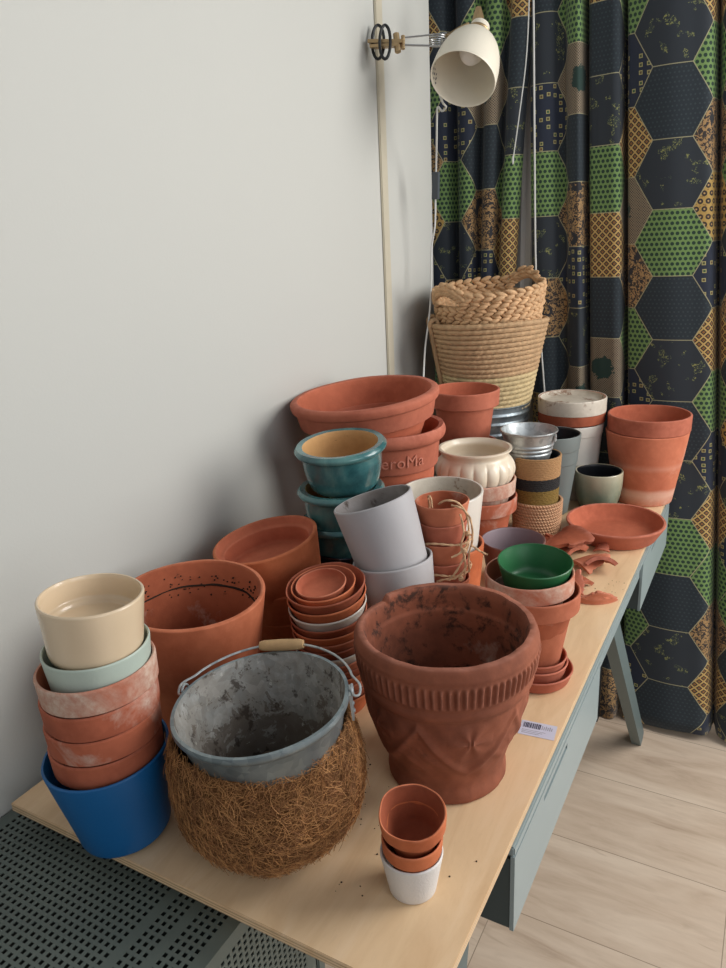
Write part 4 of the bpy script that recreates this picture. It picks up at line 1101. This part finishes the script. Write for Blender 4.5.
# shade
mouth=dp(462.5,80,1.60); top=dp(480,27,1.645)
ax=(top-mouth).normalized(); 
SH=.15
o_=[(.0715,0,.001),(.0725,.004,.002),(.0705,.045,.02),(.062,.082,.03),(.044,.112,.015),(.026,.122,.006),(.0225,.126,.003),(.0215,.158,.002),(.0,.159)]
i_=[(0,.156),(.018,.155,.003),(.020,.124,.004),(.042,.109,.01),(.060,.080,.02),(.0685,.044,.02),(.0695,.003,.001),(.0705,.0,.001)]
# mouth is the open end: build the shell directly
b=MB(); prof=fillet(o_)+fillet(i_); seg=80; V=[]; idx=[]
for r,z in prof:
    if r<1e-6: idx.append([len(V)]); V.append((0,0,z)); continue
    idx.append(list(range(len(V),len(V)+seg))); V+=[(r*math.cos(2*PI*j/seg),r*math.sin(2*PI*j/seg),z) for j in range(seg)]
idx.append(idx[0])
for A,B in zip(idx,idx[1:]):
    if len(A)==1 and len(B)==1: continue
    for j in range(seg):
        j2=(j+1)%seg
        if len(A)==1: b.f.append((A[0],B[j2],B[j]))
        elif len(B)==1: b.f.append((A[j],A[j2],B[0]))
        else: b.f.append((A[j],A[j2],B[j2],B[j]))
        b.m.append(0)
b.v=V
def toframe(o,base,n,parent,spin=0):
    n=n.normalized(); x=Vector((1,0,0)); x=(x-n*x.dot(n)).normalized(); y=n.cross(x)
    m=Matrix((x,y,n)).transposed().to_4x4(); m.translation=base
    o.parent=parent; o.matrix_parent_inverse=parent.matrix_world.inverted(); o.matrix_basis=m
    return m
bpy.context.view_layer.update()
sh=b.build('lamp_shade',M['white_pl']); toframe(sh,mouth,ax,lamp)
def onshade(bb,name,mt):
    o=bb.build(name,mt); o.parent=sh; return o
b=lathe([(0,.055),(.015,.057,.006),(.028,.075,.02),(.024,.098,.01),(.014,.115,.003),(.013,.150)],[(.0,.150)],40); onshade(b,'bulb',[simple('opal_bulb',(236,232,226),.3,var=.01),M['white_pl']])
b=MB(); b.tube([Vector((.0235*math.cos(a),.0235*math.sin(a),.136)) for a in [2*PI*i/30 for i in range(30)]],.004,8,closed=True); b.blob((0,0,.160),Vector((.010,0,0)),Vector((0,.010,0)),Vector((0,0,.012)),12,8)
onshade(b,'brass_collar',M['brass'])
b=MB(); random.seed(9)
for k in range(16): # small printed warning marks inside the shade, on the left
    a=math.radians(175+ k*3.6); z=.010+.008*(k%3); r=.0695-(z)*.03-.0006
    c=Vector((r*math.cos(a),r*math.sin(a),z)); n=Vector((-math.cos(a),-math.sin(a),0)); t=Vector((-math.sin(a),math.cos(a),0))
    w=random.uniform(.0014,.0026); hh=random.uniform(.0014,.004)
    b.add([c+n*.0003-t*w-Vector((0,0,hh)),c+n*.0003+t*w-Vector((0,0,hh)),c+n*.0003+t*w+Vector((0,0,hh)),c+n*.0003-t*w+Vector((0,0,hh))],[(0,1,2,3)])
onshade(b,'warning_print',M['ink'])
b=MB(); b.tube([dp(446,36,1.63),dp(452,33,1.67),dp(460,28,1.70),dp(468,24,1.72)],.004,8,sub=4); b.obox(dp(472,40,1.735),dp(480,12,1.76),.030,.012,(1,0,0)); b.blob(dp(450,40,1.63),Vector((.006,0,0)),Vector((0,.012,0)),Vector((0,0,.006)),10,6)
part(b,'pivot_arm',M['brass'],lamp)
b=MB(); b.tube([dp(440,96,1.70),dp(443,103,1.70),dp(446,107,1.71),dp(442,111,1.72),dp(438,107,1.72),dp(437,115,1.73),dp(436.5,150,1.80),dp(436,172,1.85),dp(435.5,198,1.88),dp(435,225,1.9),dp(431.5,250,1.93),dp(431,290,1.95),dp(429,318,1.95),dp(425,350,1.93),dp(423,390,1.88)],.0024,8,sub=5); b.tube([dp(441,50,1.64),dp(439,70,1.66),dp(438,85,1.68),dp(440,96,1.70)],.0022,8,sub=4)
part(b,'cable',M['white_cord'],lamp)
b=MB(); b.obox(dp(436,172,1.848),dp(435.6,199,1.875),.013,.016,(1,0,0)); part(b,'cord_switch',M['cordgrey'],lamp)

# ------------------------------------------------------------------ light
w=bpy.data.worlds.new('world'); sc.world=w; w.use_nodes=True
bg=w.node_tree.nodes['Background']; bg.inputs[0].default_value=(.86,.92,1,1); bg.inputs[1].default_value=.31
def area(name,loc,tgt,sx,sy,e,c):
    l=bpy.data.lights.new(name,'AREA'); l.shape='RECTANGLE'; l.size=sx; l.size_y=sy; l.energy=e; l.color=c
    o=bpy.data.objects.new(name,l); COL.objects.link(o); o.location=loc
    o.rotation_euler=(Vector(tgt)-Vector(loc)).to_track_quat('-Z','Y').to_euler(); return o
area('window_light',(2.2,2.0,1.8),(.3,.9,.75),1.5,1.9,77,(1,.98,.95))
area('side_window_light',(2.7,-.2,1.8),(.2,1.2,.9),1.6,1.5,18,(.95,.97,1))
